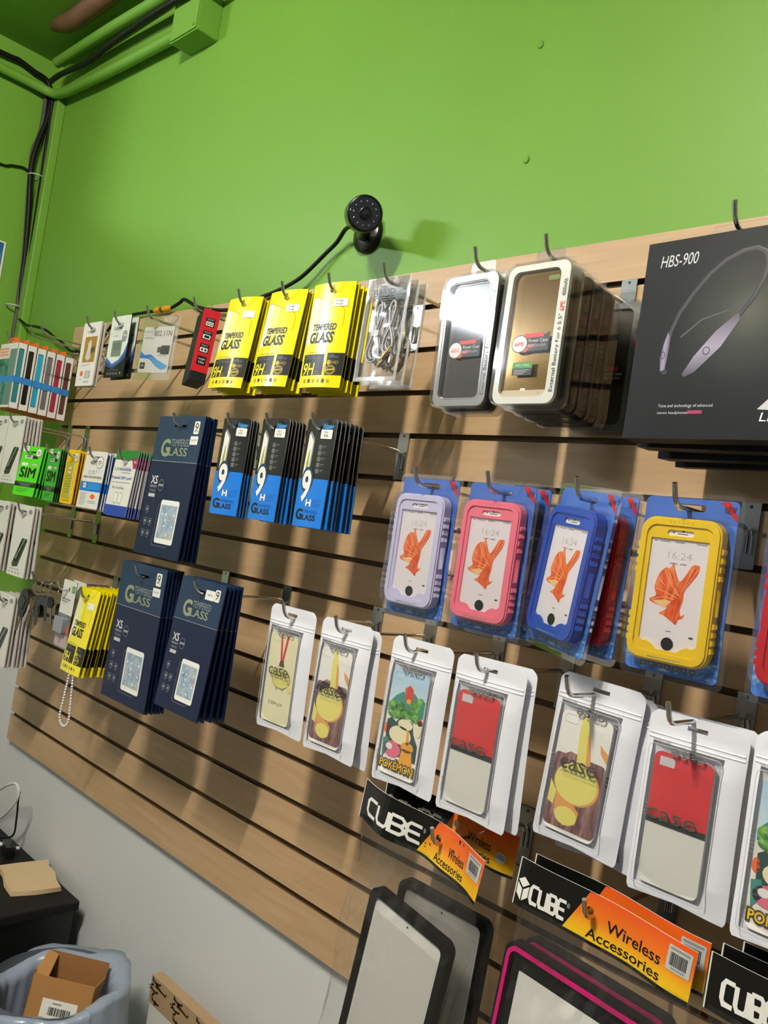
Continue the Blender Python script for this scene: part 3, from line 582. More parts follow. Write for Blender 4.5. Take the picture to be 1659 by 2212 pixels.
def lex_art(A):
    A.t('Lexar', .20, .155, .66, .22, DGREY, 3, off=.01); A.r(.30, .235, .55, .243, GREY, 3); A.r(.2, .28, .6, .285, LGREY, 2); A.r(.2, .32, .5, .33, GREY, 2)
    A.e(.80, .34, .12, .09, GREY, 2); A.ring(.80, .34, .12, .09, .0008, DGREY, 3); A.r(.70, .31, .90, .34, LGREY, 3)
    A.p([(0, .66), (.35, .78), (.65, .72), (.85, .62), (1, .45), (1, 1), (0, 1)], P('mid blue print', '3C62A8', .35), 1); A.p([(0, .72), (.35, .83), (.7, .76), (1, .58), (1, 1), (0, 1)], P('dark blue print', '22386A', .35), 2); A.p([(0, .80), (.4, .87), (1, .70), (1, 1), (0, 1)], BOXB, 3)
    A.r(.22, .40, .72, .66, P('grey green card print', '6E7E70', .35), 4, .002); A.r(.30, .44, .64, .56, P('grey green shade print', '5C6C60', .35), 5)
    A.r(.2, .88, .75, .885, GREY, 5)
    for i in range(4): A.rr(.18 + .15 * i, .925, .26 + .15 * i, .955, .0007, LGREY, 5, .001)
    A.e(.85, .935, .04, .025, GREENP, 5, 8)
stack(card('memory_card_pack', .085, .138, .018, lex_art, P('ice white card', 'D3DAD3', .4), th=.002, edge=BOXB, hole=(.15, .016)), .672, wz(1), -.19, -.172, 2, 'white and dark blue memory card pack, second pack on the top row', 'memory card pack %s behind the white and dark blue one', 'accessory pack', 'memory card packs', tilt=0, yaw=1)
hook(.55, 1, 'holding the white phone mount pack'); hook(.683, 1, 'holding the memory card packs')

def wifi():
    r = empty('wifi_adapter_pack'); b = MB(); w, h, zt = .114, .098, -.014; A = Art(b, w, h, zt, 0)
    b.slab(rrect(-w/2, zt-h, w/2, zt, .002), 0, .0012, CARDW)
    A.t('USB 2.0', .05, .08, .32, .14, GREY, 2); A.t('WIRELESS', .05, .17, .32, .205, LGREY, 2); A.t('802.11N', .36, .085, .95, .205, DGREY, 2); A.t('300Mbps', .05, .225, .38, .28, GREY, 2)
    A.p([(0, .53), (.16, .62), (.36, .60), (.62, .72), (.98, .84), (.94, .90), (.78, .93), (.6, .86), (.34, .70), (0, .68)], BLUE, 2); A.p([(.3, .63), (.6, .71), (.98, .84), (.94, .90), (.78, .93), (.55, .82)], LBLUE, 3)
    A.r(.56, .44, .70, .56, DGREY, 3); A.r(.68, .41, .96, .60, BLK, 4, .002); A.r(.6, .61, .9, .64, LGREY, 3); A.r(.05, .78, .22, .92, BLK, 3, .002); A.t('WiFi', .08, .82, .19, .87, WHT, 4)
    b.build('card', r)
    b = MB(); w2, h2 = .142, .135; b.slab(rrect(-w2/2, .008-h2, w2/2, .008, .004), -.0016, .0022, PCLEAR, [rrect(-.012, -.004, .012, .004, .003, 3)]); b.build('clear_sleeve', r); return r
o = place(wifi(), .822, -.178, wz(1), roll=2.5, yaw=2); tag(o, 'white wifi adapter card in a clear sleeve on the top row', 'accessory pack'); hook(.822, 1, 'holding the clear sleeved wifi adapter')
def redbox():
    r = empty('cable_box'); w, h, d, zt = .085, .14, .032, -.004; b = MB()
    b.box(-w/2, w/2, -d/2, d/2, zt-h, zt, BOXB); s0 = MB()
    s = MB(); A = Art(s, d, h, zt, 0); A.r(0, 0, 1, .86, RED, 0)
    for i, v in enumerate((.11, .29, .47, .64)):
        A.r(.24, v, .78, v + .125, BLK, 1, .0015)
        if i < 3: A.r(.3, v + .014, .72, v + .022, GREY, 2); A.r(.34, v + .03, .68, v + .037, GREY, 2); A.r(.28, v + .055, .72, v + .112, WHT, 2, .001)
        if i == 0: A.ring(.40, v + .085, .07, .016, .0012, BLK, 3); A.ring(.60, v + .085, .07, .016, .0012, BLK, 3)
        if i == 1: A.r(.36, v + .065, .66, v + .1, BLK, 3)
        if i == 2: A.e(.40, v + .085, .06, .02, BLK, 3, 8); A.e(.60, v + .085, .06, .02, BLK, 3, 8)
        if i == 3: A.t('length', .32, v + .025, .70, v + .058, WHT, 2); A.t('2.0m', .34, v + .07, .68, v + .10, WHT, 2)
    s.xf(lambda x, y, z: (w / 2 + .0003 - y, x, z)); b.build('box_body', r, bevel=.001); s.build('side_label', r)
    b = MB(); b.slab(rrect(-.02, -.006, .02, .014, .004), -.0006, .0006, PCLEAR, [ell(0, 0, .004, .004, 10)]); b.build('hang_tab', r)
    return r
o = place(redbox(), 1.003, -.178, wz(1), yaw=-24, tilt=-4); tag(o, 'slim black cable box with a red side, left of the yellow pouches', 'box'); hook(.999, 1, 'holding the slim black and red box')
for x, w in ((.30, 'right'), (.235, 'left')): hook(x, 1, 'with nothing on it, the %s of two bare ones near the corner' % w)

# ---- phone case boxes at the far left
CASEC = [('teal blue', '2E7C8C'), ('black', '16161A'), ('cyan', '1EA0C8'), ('grey', '6C6C74'), ('wine red', '9C2A48'), ('brown', '5A3430')]
def casebox(col):
    r = empty('phone_case_box'); w, h, d, zt = .122, .178, .0245, -.008; b = MB()
    win = lambda: rrect(-.0045, zt - h + .018, .0105, zt - .014, .003)
    b.box(-w/2, w/2, 0, .0008, zt-h, zt, CARDW); b.box(-w/2, w/2, d - .0008, d, zt-h, zt, CARDW); b.box(-w/2, w/2, 0, d, zt-.0008, zt, CARDW); b.box(-w/2, w/2, 0, d, zt-h, zt-h+.0008, ORG); b.box(-w/2, -w/2 + .0008, 0, d, zt-h, zt, CARDW)
    s = MB(); s.slab(rrect(0, zt-h, d, zt, 0), 0, .0008, CARDW, [rrect(.004, zt-h+.016, d-.006, zt-.016, .003)]); s.xf(lambda x, y, z: (w/2 - y, x, z)); b.add(s.v, s.f, CARDW)
    A = Art(b, w, h, zt, 0); A.r(0, .06, .55, .22, P('rose print', 'E8C4B4', .4) if not bpy.data.materials.get('rose print') else bpy.data.materials['rose print'], 1)
    for i in range(3): A.r(.05, .08 + .045 * i, .5, .1 + .045 * i, P('salmon print', 'D88A78', .4) if not bpy.data.materials.get('salmon print') else bpy.data.materials['salmon print'], 2)
    A.r(0, .24, .62, .96, bpy.data.materials.get('teal photo print') or mottle('teal photo print', [(.35, '1C4A48'), (.55, '4E8C86'), (.7, 'A8C8B8')], 25, .35), 1); A.r(.62, .1, .98, .96, bpy.data.materials.get('front window') or P('front window', '5E7C86', .1, coat=.6), 2, .004)
    b.build('carton', r)
    m = P('case ' + col[0], col[1], .2, coat=.4); b = MB(); b.slab(rrect(-w/2 + .004, zt-h+.008, w/2 - .002, zt-.008, .012), .005, d - .005, m); b.build('phone_case', r, bevel=.002)
    z = zt - h * .56; b = MB(); b.box(-w/2 - .0004, w/2 + .0004, -.0004, d + .0004, z - .0085, z + .0085, P('blue band', '2F7FC8', .4) if not bpy.data.materials.get('blue band') else bpy.data.materials['blue band']); b.build('blue_band', r)
    b = MB(); b.slab([(-.03, zt), (.045, zt), (.04, .008), (-.025, .008)], .006, .0072, ORG, [ell(0, 0, .006, .005, 12)]); b.tube([(.0, .006 + i * .003, .001) for i in (0, 1, 2)], .009, ORG, 12, False); b.build('hang_tab', r)
    return r
for i, c in enumerate(CASEC):
    o = place(casebox(c), .063, -.196 + .0262 * i, wz(1) - .001 * i, yaw=0); tag(o, 'white phone case box with a %s case in its side window' % c[0], 'phone case box', 'phone case boxes hung in the corner')
hook(.075, 1, 'holding the white phone case boxes')
def gm(name, mk): return bpy.data.materials.get(name) or mk()
# ---- clear bags with charging cables
def cablebag():
    w, h, zt = .088, .16, .008; r = empty('cable_bag'); b = MB()
    def sh(y0, sg, ph): return lambda u, v: ((u - .5) * w, y0 + sg * .0045 * math.sin(PI * u) * min(1, 3 * v) + .0012 * noise.noise(Vector((u * 4 + ph, v * 6, ph))), zt - v * h)
    edge = gm('bag seal', lambda: clear('bag seal', base=.15, edge=.5, rough=.15, haze=.35, hazec='D5DDDD'))
    mt = lambda u, v: edge if u < .045 or u > .955 or v > .975 or v < .012 else gm('grey bag print', lambda: clear('grey bag print', base=.06, edge=.5, rough=.1, haze=.62, hazec='6E7674')) if v < .24 else BAGF
    b.grid(sh(0, -1, 0), 22, 30, mt); b.grid(sh(.001, 1, 5), 12, 20, lambda u, v: edge if u < .05 or u > .95 or v > .97 else BAGF); b.build('bag_film', r)
    p = MB(); A = Art(p, w, h, zt, -.0042); A.t('BLUE', .22, .125, .70, .195, BLK, 2, off=.03); A.r(.3, .205, .75, .214, DGREY, 2); A.t('TYPE-C', .70, .05, .9, .07, DGREY, 2); p.build('bag_print', r)
    def loop(nm, cx, cz, hh, ww, n, m):
        c = MB()
        for i in range(n):
            pts = []
            for k in range(25):
                a = 2 * PI * k / 24; pts.append((cx + (ww - .002 * i) * math.sin(2 * a) * (.55 + .45 * (math.cos(a) < 0)) * .5 + .001 * i, -.0005 + .0012 * i, cz + (hh - .003 * i) * math.cos(a)))
            c.tube(pts, .0016, m if i % 2 else LGREY, 6, False)
        return c
    c = loop('a', -.012, -.075, .048, .026, 4, WOVEN); c.tube([(-.012, 0, -.118), (.0, 0, -.126), (.012, 0, -.124), (.024, 0, -.108)], .0022, WOVEN, 8)
    c.slab(rrect(-.019, -.083, -.003, -.074, .002), -.003, .004, LGREY); q = c.build('charging_cable', r)
    c = MB(); c.tube([(.012, 0, -.119), (.02, 0, -.108)], .0042, BRASS, 10); c.tube([(.02, 0, -.108), (.026, 0, -.100)], .003, BRASS, 10); c.tube([(.004, .0, -.13), (.016, 0, -.117)], .0025, BRASS, 8); c.build('plug', q)
    c = loop('b', .017, -.07, .04, .02, 3, WOVEN); c.build('charging_cable', r)
    return r
stack(cablebag(), 1.505, wz(1), -.19, -.158, 3, 'clear bag with a coiled braided charging cable, front of its hook', 'clear bag with a braided charging cable, %s on the same hook', 'cable bag', 'bagged charging cables', yaw=2, tilt=-1, dx=.006, dz=.004)
hook(1.513, 1, 'holding the bagged charging cables')

# ---- clear boxed power cases
def powerbox(kind):
    w, h, d, zt, rad = .101, .186, .0235, -.006, .016; r = empty('power_case_pack')
    fm = {'black': SILF, 'white': CAPP, 'silver': SILF, 'dark': BLKP}[kind]; inner = {'black': MIRB, 'white': MIRG, 'silver': MIRS, 'dark': MIRB}[kind]
    o = rrect(-w/2 + .003, zt-h+.003, w/2 - .003, zt-.003, rad - .003, 8); hole = rrect(-w/2 + .0115, zt-h+.012, w/2 - .0165, zt-.011, rad - .006, 8)
    b = MB(); b.slab(o, .003, .009, fm, [hole]); b.build('frame', r, bevel=.0012)
    b = MB(); b.slab(rrect(-w/2 + .010, zt-h+.010, w/2 - .015, zt-.010, rad - .006, 8), .0085, .019, inner); q = b.build('power_case', r)
    p = MB(); A = Art(p, w, h, zt, .0082)
    if kind == 'white':
        A.r(.135, .885, .815, .935, gm('case foot', lambda: P('case foot', 'C8BB98', .25)), 1, .003); A.r(.42, .872, .50, .89, WHT, 2, .001); A.e(.70, .905, .015, .008, GREY, 2, 10); A.r(.62, .10, .79, .135, gm('lens bump', lambda: P('lens bump', '7E8A50', .2)), 1, .003)
    A2 = Art(p, w, h, zt, .0026)
    cx = .36
    A2.p([(cx + .03, .515), (.74, .515), (.78, .50), (.80, .50), (.80, .625), (cx + .03, .625)], BLK, 1) if kind != 'dark' else None
    A2.p([(cx + .06, .505), (.70, .50), (.72, .53), (cx + .06, .532)], REDB, 2); A2.p([(cx + .06, .585), (.60, .578), (.56, .602), (cx + .06, .605)], REDB, 2); A2.p([(cx, .607), (.50, .603), (.47, .63), (cx, .632)], ORG, 2)
    A2.e(cx, .572, .125, .062, BLK, 3); A2.e(cx, .572, .112, .056, WHT, 4); A2.t('6PE' if kind != 'black' else '6GC-2', cx - .07, .56, cx + .07, .588, REDB, 5, off=.03)
    A2.t('Power Case', cx + .135, .542, .78, .565, WHT, 4); A2.t('4000mAh', cx + .12, .575, .76, .597, LGREY, 4)
    if kind in ('white',): A2.r(.30, .70, .60, .742, GREENP, 2); A2.r(.30, .742, .60, .79, DGREY, 2); A2.t('FREE CABLE', .34, .712, .56, .728, WHT, 3); [A2.r(.33, .752 + .012 * i, .56 - .04 * i, .757 + .012 * i, LGREY, 3) for i in range(3)]
    tc = DGREY if kind in ('white', 'silver') else GREY
    A2.t('External Battery For 6 5.5"', .885, .385, .955, .905, tc, 2, rot=90); A2.t('6PE', .885, .30, .955, .365, REDB, 2, rot=90); A2.t('4000mAh', .89, .15, .95, .265, tc, 2, rot=90)
    if kind == 'black': A2.rr(.08, .07, .87, .93, .0009, LGREY, 1, .012)
    p.build('printed_label', q if kind == 'never' else r)
    b = MB(); o2 = rrect(-w/2, zt-h, w/2, zt, rad, 8); b.slab(o2, 0, d, PCLEAR); b.slab(rrect(-w/2 + .0015, zt-h+.0015, w/2 - .0015, zt-.0015, rad, 8), d*.5, d*.5 + .0008, PCLEAR)
    b.slab(rrect(-.022, zt - .001, .022, .016, .005), d - .001, d, PCLEAR, [rrect(-.012, -.004, .012, .004, .003)]); b.build('clear_shell', r); return r
for i, k in enumerate(('black', 'dark')):
    o = place(powerbox(k), 1.668 + .004 * i, -.195 + .026 * i, wz(1) - .004 * i, tilt=2.2 - 2 * i, yaw=-2.2 - i)
    tag(o, ('glossy black power case in a clear box, front of its hook', 'dark power case in a clear box behind the glossy black one')[i], 'phone case', 'boxed power cases')
pts = ['white', 'silver', 'dark', 'dark', 'dark', 'silver']; ys = [-.2, -.174, -.148, -.122, -.096, -.03]; prt = {}
nm = ['white framed gold power case in a clear box, front of the stack', 'silver framed power case in a clear box, directly behind the white framed one', 'black framed power case in a clear box, third in the stack', 'black framed power case in a clear box, fourth in the stack', 'black framed power case in a clear box, fifth in the stack', 'silver framed power case against the slatwall beside the headset box']
for i, (k, y) in enumerate(zip(pts, ys)):
    if k in prt: o = dup(prt[k])
    else: o = prt[k] = powerbox(k)
    place(o, 1.782 + (.0 if i < 5 else .008), y, wz(1) - .002 * i * (i < 5), tilt=.5, yaw=(-1, 0, 1, 0, -1, 2)[i]); tag(o, nm[i], 'phone case', 'boxed power cases')
hook(1.685, 1, 'holding the black power cases'); hook(1.797, 1, 'holding the white framed power case stack')

# ---- headset boxes
def headset():
    w, h, d, zt = .178, .222, .03, -.009; r = empty('headset_box'); b = MB(); b.box(-w/2, w/2, 0, d, zt-h, zt, BOXB)
    A = Art(b, w, h, zt, 0); A.r(0, 0, 1, 1, HBSB, .5)
    A.t('HBS-900', .10, .075, .345, .135, LGREY, 2, shear=.15)
    outer = [(.20, .66), (.19, .60), (.215, .53), (.235, .46), (.27, .38), (.34, .29), (.43, .20), (.52, .14), (.62, .105), (.70, .10), (.755, .125), (.775, .175), (.76, .25), (.71, .34), (.63, .43)]
    A.ln(outer[1:], .0048, BANDB, 2); A.ln([(u + .004, v - .004) for u, v in outer[2:]], .0012, DGREY, 3)
    A.p([(.215, .47), (.235, .50), (.235, .56), (.225, .66), (.195, .665), (.185, .60), (.195, .53)], gm('pod print', lambda: ramp('pod print', [(0, '1E1B26'), (.5, '8C849A'), (1, '1A171F')], 'X', -.058, -.046)), 4); A.ring(.20, .585, .012, .018, .0008, BANDB, 5)
    A.p([(.64, .40), (.655, .435), (.56, .56), (.42, .675), (.355, .70), (.34, .685), (.40, .60), (.52, .48)], gm('pod print b', lambda: ramp('pod print b', [(0, '17151C'), (.45, '9890A4'), (1, '1A171F')], 'Z', -.168, -.09)), 4); A.ring(.475, .575, .02, .018, .0009, BANDB, 5); A.e(.225, .67, .02, .012, BANDB, 5)
    A.ln([(.30, .50), (.42, .42), (.58, .385)], .002, DGREY, 2)
    A.t('Tone and technology of advanced', .215, .83, .56, .85, LGREY, 2); A.t('stereo headphones', .215, .865, .41, .883, LGREY, 2); A.r(.41, .862, .50, .878, MAG, 2)
    A.p([(.82, .86), (1, .71), (1, .87)], LGREY, 2); A.t('LED', .84, .875, .99, .915, WHT, 3, shear=.15)
    b.build('carton', r, bevel=.0008)
    b = MB(); b.slab(rrect(-.03, zt - .002, .03, .012, .003), d - .001, d, PCLEAR, [rrect(-.014, -.004, .014, .005, .003)]); b.build('hang_tab', r); return r
stack(headset(), 2.022, wz(1), -.205, -.098, 4, 'large black headset box with a neckband picture, front of the top right stack', 'black headset box, %s in the top right stack', 'box', 'black headset boxes', tilt=0, yaw=-2, dz=.010, fan=5)
hook(2.03, 1, 'holding the black headset boxes', .21)

# ---- waterproof phone cases on blue cards
def chaikin(p, n=2):
    for _ in range(n): p = [z for i in range(len(p)) for z in ((p[i][0] * .8 + p[(i + 1) % len(p)][0] * .2, p[i][1] * .8 + p[(i + 1) % len(p)][1] * .2), (p[i][0] * .2 + p[(i + 1) % len(p)][0] * .8, p[i][1] * .2 + p[(i + 1) % len(p)][1] * .8))]
    return p
def fish(A, u0, v0, u1, v1, l):
    smooth2 = lambda pts: q(chaikin(pts)); q = lambda pts: [(u0 + (x - 190) / 255 * (u1 - u0), v0 + (y - 600) / 430 * (v1 - v0)) for x, y in pts]
    A.p(smooth2([(300, 600), (318, 680), (345, 745), (372, 690), (398, 612), (440, 612), (436, 665), (405, 730), (372, 800), (376, 850), (362, 925), (372, 968), (394, 940), (384, 975), (358, 990), (356, 1030), (325, 1005), (285, 975), (250, 968), (285, 940), (300, 915), (255, 915), (200, 895), (195, 875), (235, 850), (214, 800), (222, 740), (235, 690), (262, 650), (290, 655)]), FISH, l)
    A.p(q([(215, 885), (285, 868), (312, 876), (285, 925), (245, 908)]), FISHL, l + 1)
    lt = gm('fin ray print', lambda: P('fin ray print', 'F5A36A', .3)); dk = gm('fin shade print', lambda: P('fin shade print', 'B8340F', .3))
    for a in (((350, 830), (322, 740), (300, 640)), ((345, 830), (285, 730), (262, 670)), ((340, 835), (265, 770), (232, 730)), ((340, 845), (270, 815), (225, 800)), ((362, 800), (385, 720), (410, 630)), ((366, 790), (400, 720), (430, 640)), ((330, 860), (270, 850), (205, 880))): A.ln(q(a), .0009, lt, l + 1)
    for a in (((352, 820), (310, 720), (285, 665)), ((345, 840), (275, 780), (240, 760)), ((365, 800), (392, 710), (420, 640)), ((360, 860), (350, 930), (340, 1000))): A.ln(q(a), .0007, dk, l + 1)
def wpcase(rub, second=False):
    w, h, zt = .104, .192, .009; r = empty('waterproof_phone_case'); b = MB(); A = Art(b, w, h, zt, 0); sl = slot(A, .5, (zt + .001) / h, .16, .02)
    b.slab(rrect(-w/2, zt-h, w/2, zt, .006), 0, .0012, WPB, [sl], edge=BLUED, back=WPB); A.r(.0, .70, 1, .985, WPW, 1, .004)
    A.p([(.80, .005), (.90, .005), (.99, .08), (.99, .115)], RED, 2); A.t('NEW', .86, .03, .97, .07, BLK, 3, rot=0)
    for i in range(7): A.r(.17 + .09 * i, .945, .235 + .09 * i, .968, DGREY, 2, .001); A.r(.185 + .09 * i, .951, .22 + .09 * i, .962, GREY, 3)
    b.build('backing_card', r)
    cw, ch, cz = .090, .155, zt - .0235; yf = -.0185
    b = MB(); o = rrect(-cw/2, cz-ch, cw/2, cz, .0165, 8)
    win = rrect(-cw/2 + .0125, cz - ch * .855, cw/2 - .0125, cz - ch * .148, .002, 3)
    wv = [(-cw/2 + .0125, cz - ch * .855), (-cw/2 + .0125, cz - ch * .148), (cw/2 - .0125, cz - ch * .148), (cw/2 - .0125, cz - ch * .855), (cw/2 - .017, cz - ch * .875), (cw/2 - .022, cz - ch * .868), (cw/2 - .028, cz - ch * .885), (.012, cz - ch * .915), (-.012, cz - ch * .915), (-cw/2 + .028, cz - ch * .885), (-cw/2 + .022, cz - ch * .868), (-cw/2 + .017, cz - ch * .875)]
    spk = rrect(-.015, cz - ch * .125, .015, cz - ch * .085, .003, 3)
    b.slab(o, yf + .002, -.002, rub, [wv, spk]); o2 = rrect(-cw/2 + .002, cz-ch+.002, cw/2 - .002, cz - .002, .0145, 8); b.slab(o2, yf, yf + .004, rub, [rrect(-cw/2 + .0075, cz - ch * .94, cw/2 - .0075, cz - ch * .055, .011, 6)])
    for s_ in (-1, 1):
        for v in (.2, .26, .32, .38, .7, .755, .81, .865):
            z = cz - ch * v; b.slab(rrect(s_ * cw/2 - .0028, z - .003, s_ * cw/2 + .0022, z + .003, .001, 2), yf + .004, -.005, rub)
        b.slab(rrect(s_ * cw/2 - .002, cz - ch * .64, s_ * cw/2 + .0012, cz - ch * .45, .001, 2), yf + .006, -.006, rub)
    for i in range(6): b.face(ell(-.012 + .0048 * i, cz - ch * .032, .0009, .0005, 8), yf - .0001, GREY)
    b.line([(-.018, cz - ch * .962), (-.018, cz - ch * .972), (.018, cz - ch * .972), (.018, cz - ch * .962)], .0006, GREY, yf - .0001)
    q = b.build('rubber_case', r, bevel=.0012)
    b = MB(); b.face(rrect(-cw/2 + .006, cz - ch * .94, cw/2 - .006, cz - ch * .05, .008), yf + .0045, SCR); A = Art(b, cw, ch, cz, yf + .0045)
    A.t('16:24', .37, .235, .66, .285, LGREY, 2, off=-.012); A.r(.40, .312, .50, .318, GREY, 2); A.r(.53, .311, .61, .319, GREY, 2); A.r(.17, .166, .22, .17, DGREY, 2); A.r(.25, .165, .38, .171, GREY, 2); A.r(.44, .166, .55, .17, DGREY, 2); A.r(.70, .166, .83, .171, GREY, 2)
    fish(A, .19, .295, .79, .735, 2); A.r(.46, .78, .53, .784, DGREY, 2); A.r(.75, .795, .80, .807, DGREY, 2)
    A.r(.33, .08, .67, .13, WHT, 1); A.r(.45, .106, .58, .111, DGREY, 3, .0004); A.e(.40, .1, .012, .007, DGREY, 3, 8); A.e(.52, .087, .016, .009, DGREY, 3, 10)
    g = b.build('screen_sheet', q)
    b = MB(); c = (0, cz - ch * .868); b.face(ell(c[0], c[1], .0068, .0068, 24), yf + .0038, BLKM); b.build('home_button', q)
    b = MB(); y0 = yf - .0022; bw = .005
    o = rrect(-cw/2 - bw, cz - ch - bw, cw/2 + bw, cz + .002, .018, 7); b.face(o, y0, BLIST)
    n = len(o); e = .002; o3 = [(x * 1.03, z + (z - (cz - ch / 2)) * .015) for x, z in o]
    b.add([(x, y0, z) for x, z in o] + [(x, -.001, z) for x, z in o3], [(i, i + n, (i + 1) % n + n, (i + 1) % n) for i in range(n)], BLIST, True)
    b.slab(rrect(-w/2 - .006, zt - h - .007, w/2 + .006, zt + .006, .009, 5), -.0006, .0002, BLIST, [sl, rrect(-w/2, zt-h, w/2, zt-.0245, .004, 3)]); b.build('clear_blister', r)
    return r
for x, y, rub, lab, roll, tilt, yaw in ((1.633, -.172, LAV, 'pale lavender waterproof phone case on a blue card, leftmost of its row', 0, .5, 0), (1.757, -.172, PINK, 'pink waterproof phone case on a blue card beside the lavender one', .5, .5, 1), (1.764, -.148, BLKP, 'black waterproof phone case on a blue card, hidden behind the pink one', 0, 0, -1),
                                  (1.884, -.172, BLUR, 'blue waterproof phone case on a blue card, hanging askew', 5, -2, -20), (1.888, -.140, REDP, 'red waterproof phone case on a blue card behind the askew blue one', 1.5, -1, -14),
                                  (2.010, -.172, YRUB, 'yellow waterproof phone case on a blue card', 0, .5, 0), (2.150, -.172, REDP, 'red waterproof phone case on a blue card, cut by the right photo edge', .5, 0, 0)):
    o = place(wpcase(rub), x, y, wz(5), roll=roll, tilt=tilt, yaw=yaw); tag(o, lab, 'phone case', 'waterproof phone cases on blue cards')
for x, w in ((1.637, 'lavender'), (1.761, 'pink'), (1.89, 'askew blue'), (2.008, 'yellow'), (2.154, 'rightmost red')): hook(x, 5, 'holding the %s waterproof case' % w)

# ---- frosted pouches with phone cases
def pouch(design, lone=False):
    w, h, zt = .110, .194, .0125; r = empty('phone_case_pouch')
    def half(v): return w / 2 * (1 - .16 * max(0, 1 - v / .055) ** 2.2 - .012 * math.sin(PI * min(max((v - .12) / .76, 0), 1)) - (.05 * max(0, (v - .985) / .015)))
    def srf(sg, ph):
        def f(u, v):
            x = (2 * u - 1) * half(v); prof = (1 - (2 * u - 1) ** 4); amp = .0012 + .0068 * min(1, max(0, (v - .1) / .18)) * (1 if v < .86 else max(.12, 1 - (v - .86) / .14))
            return (x, sg * prof * amp + (.0009 * noise.noise(Vector((u * 3 + ph, v * 5, ph)))) * prof, zt - h * v - .004 * (v > .96) * (abs(2 * u - 1)) * (v - .96) / .04)
        return f
    win = lambda u, v: .07 < u < .80 and .18 < v < .965
    hole = lambda u, v: .40 < u < .60 and .052 < v < .075
    NU, NV = 40, 80
    b = MB(); F = srf(-1, 1); b.grid(F, NU, NV, lambda u, v: FILM if win(u, v) else POUCH); G_ = srf(1, 4)
    bm_f, bm_m, bm_s = [], [], []
    b.grid(G_, NU, NV, POUCH)
    keep = [(f, m, s_) for f, m, s_ in zip(b.f, b.m, b.sm) if not (abs(sum(b.v[i][0] for i in f) / 4) < .0115 and abs(sum(b.v[i][2] for i in f) / 4) < .0026)]
    b.f = [k[0] for k in keep]; b.m = [k[1] for k in keep]; b.sm = [k[2] for k in keep]
    A = Art(b, w, h, zt, 0); at = lambda u, v: F(u, v)[1] - .0005
    for v in (.125, .150): b.grid(lambda u, t, v=v: (lambda p: (p[0], p[1] - .0011 * math.sin(PI * t) - .0002, p[2]))(F(.02 + .96 * u, v + .013 * t)), 30, 3, POUCH)
    b.text('THE NEW CASE', -w/2 + .008, -w/2 + .029, zt - h * .172, zt - h * .158, GREY, at(.2, .165) - .0006)
    wl = rrect(-w/2 + .07 * w, zt - .965 * h, -w/2 + .80 * w, zt - .185 * h, .006)
    b.line(wl, .0008, PGREY, F(.45, .5)[1] - .0004, True)
    p = b; A = Art(p, w, h, zt, at(.45, .5) - .0002); sm = gm('smoke print', lambda: P('smoke print', '6E6C68', .4)); s2 = gm('dark smoke print', lambda: P('dark smoke print', '4B4C46', .4))
    A.t('case', .30, .185, .64, .232, sm, 1, flip=True, off=.008)
    if design in ('ribbon', 'plush'): A.t('case', .22, .50, .64, .565, s2, 1, off=.004); A.r(.24, .582, .66, .586, GREY, 1)
    if design == 'two': A.t('case', .14, .535, .64, .592, s2, 1, off=.0)
    for i in range(5): A.r(.095, .50 + .02 * i, .135, .503 + .02 * i, GREY, 1)
    A.t('QUALITY', .10, .80, .135, .90, sm, 1, rot=-90); b.build('pouch_body', r)
    cw, ch = .0665, .141; cx = -.0085; cz = zt - h * .222; c = MB(); y = -.0040; o = rrect(cx - cw/2, cz - ch, cx + cw/2, cz, .008, 6)
    base = {'ribbon': CREAM, 'plush': WHT, 'scene': gm('sky print', lambda: ramp('sky print', [(0, 'F2EFEA'), (.45, 'F0E9DA'), (.62, 'CFE3EA'), (1, '9FC6E0')], 'Z', -.16, -.03)), 'two': OFFW}[design]
    c.slab(o, y, y + .006, base, edge=PGREY); A = Art(c, cw, ch, cz, y, cx - cw/2)
    yl = gm('soft yellow print', lambda: P('soft yellow print', 'E6DE74', .35)); og = gm('soft orange print', lambda: P('soft orange print', 'E2A050', .35)); br = gm('hatched plum print', lambda: mottle('hatched plum print', [(.35, '5E3A38'), (.5, '8C6460'), (.7, 'B8988F')], 40, .4, 1, (3, 1, .4)))
    ol = gm('line print', lambda: P('line print', '4A4018', .4))
    if design == 'ribbon':
        A.p([(.38, .01), (.44, .01), (.53, .33), (.47, .36)], RED, 2); A.p([(.60, .02), (.68, .02), (.56, .34), (.50, .34)], RED, 2); A.p([(.46, .30), (.58, .30), (.62, .37), (.42, .37)], gm('maroon print', lambda: P('maroon print', '5E241C', .4)), 3)
        A.e(.56, .50, .33, .115, ol, 3, 26); A.e(.56, .50, .315, .108, yl, 4, 26); A.p([(.12, .40), (.25, .43), (.30, .47), (.20, .48)], yl, 4); A.p([(.80, .50), (.98, .62), (.86, .64)], yl, 4); A.ln([(.40, .60), (.44, .63), (.50, .60)], .0006, ol, 5); A.ln([(.60, .60), (.66, .63), (.70, .59)], .0006, ol, 5)
        A.t('ピカチュウ', .22, .765, .70, .805, BLK, 3)
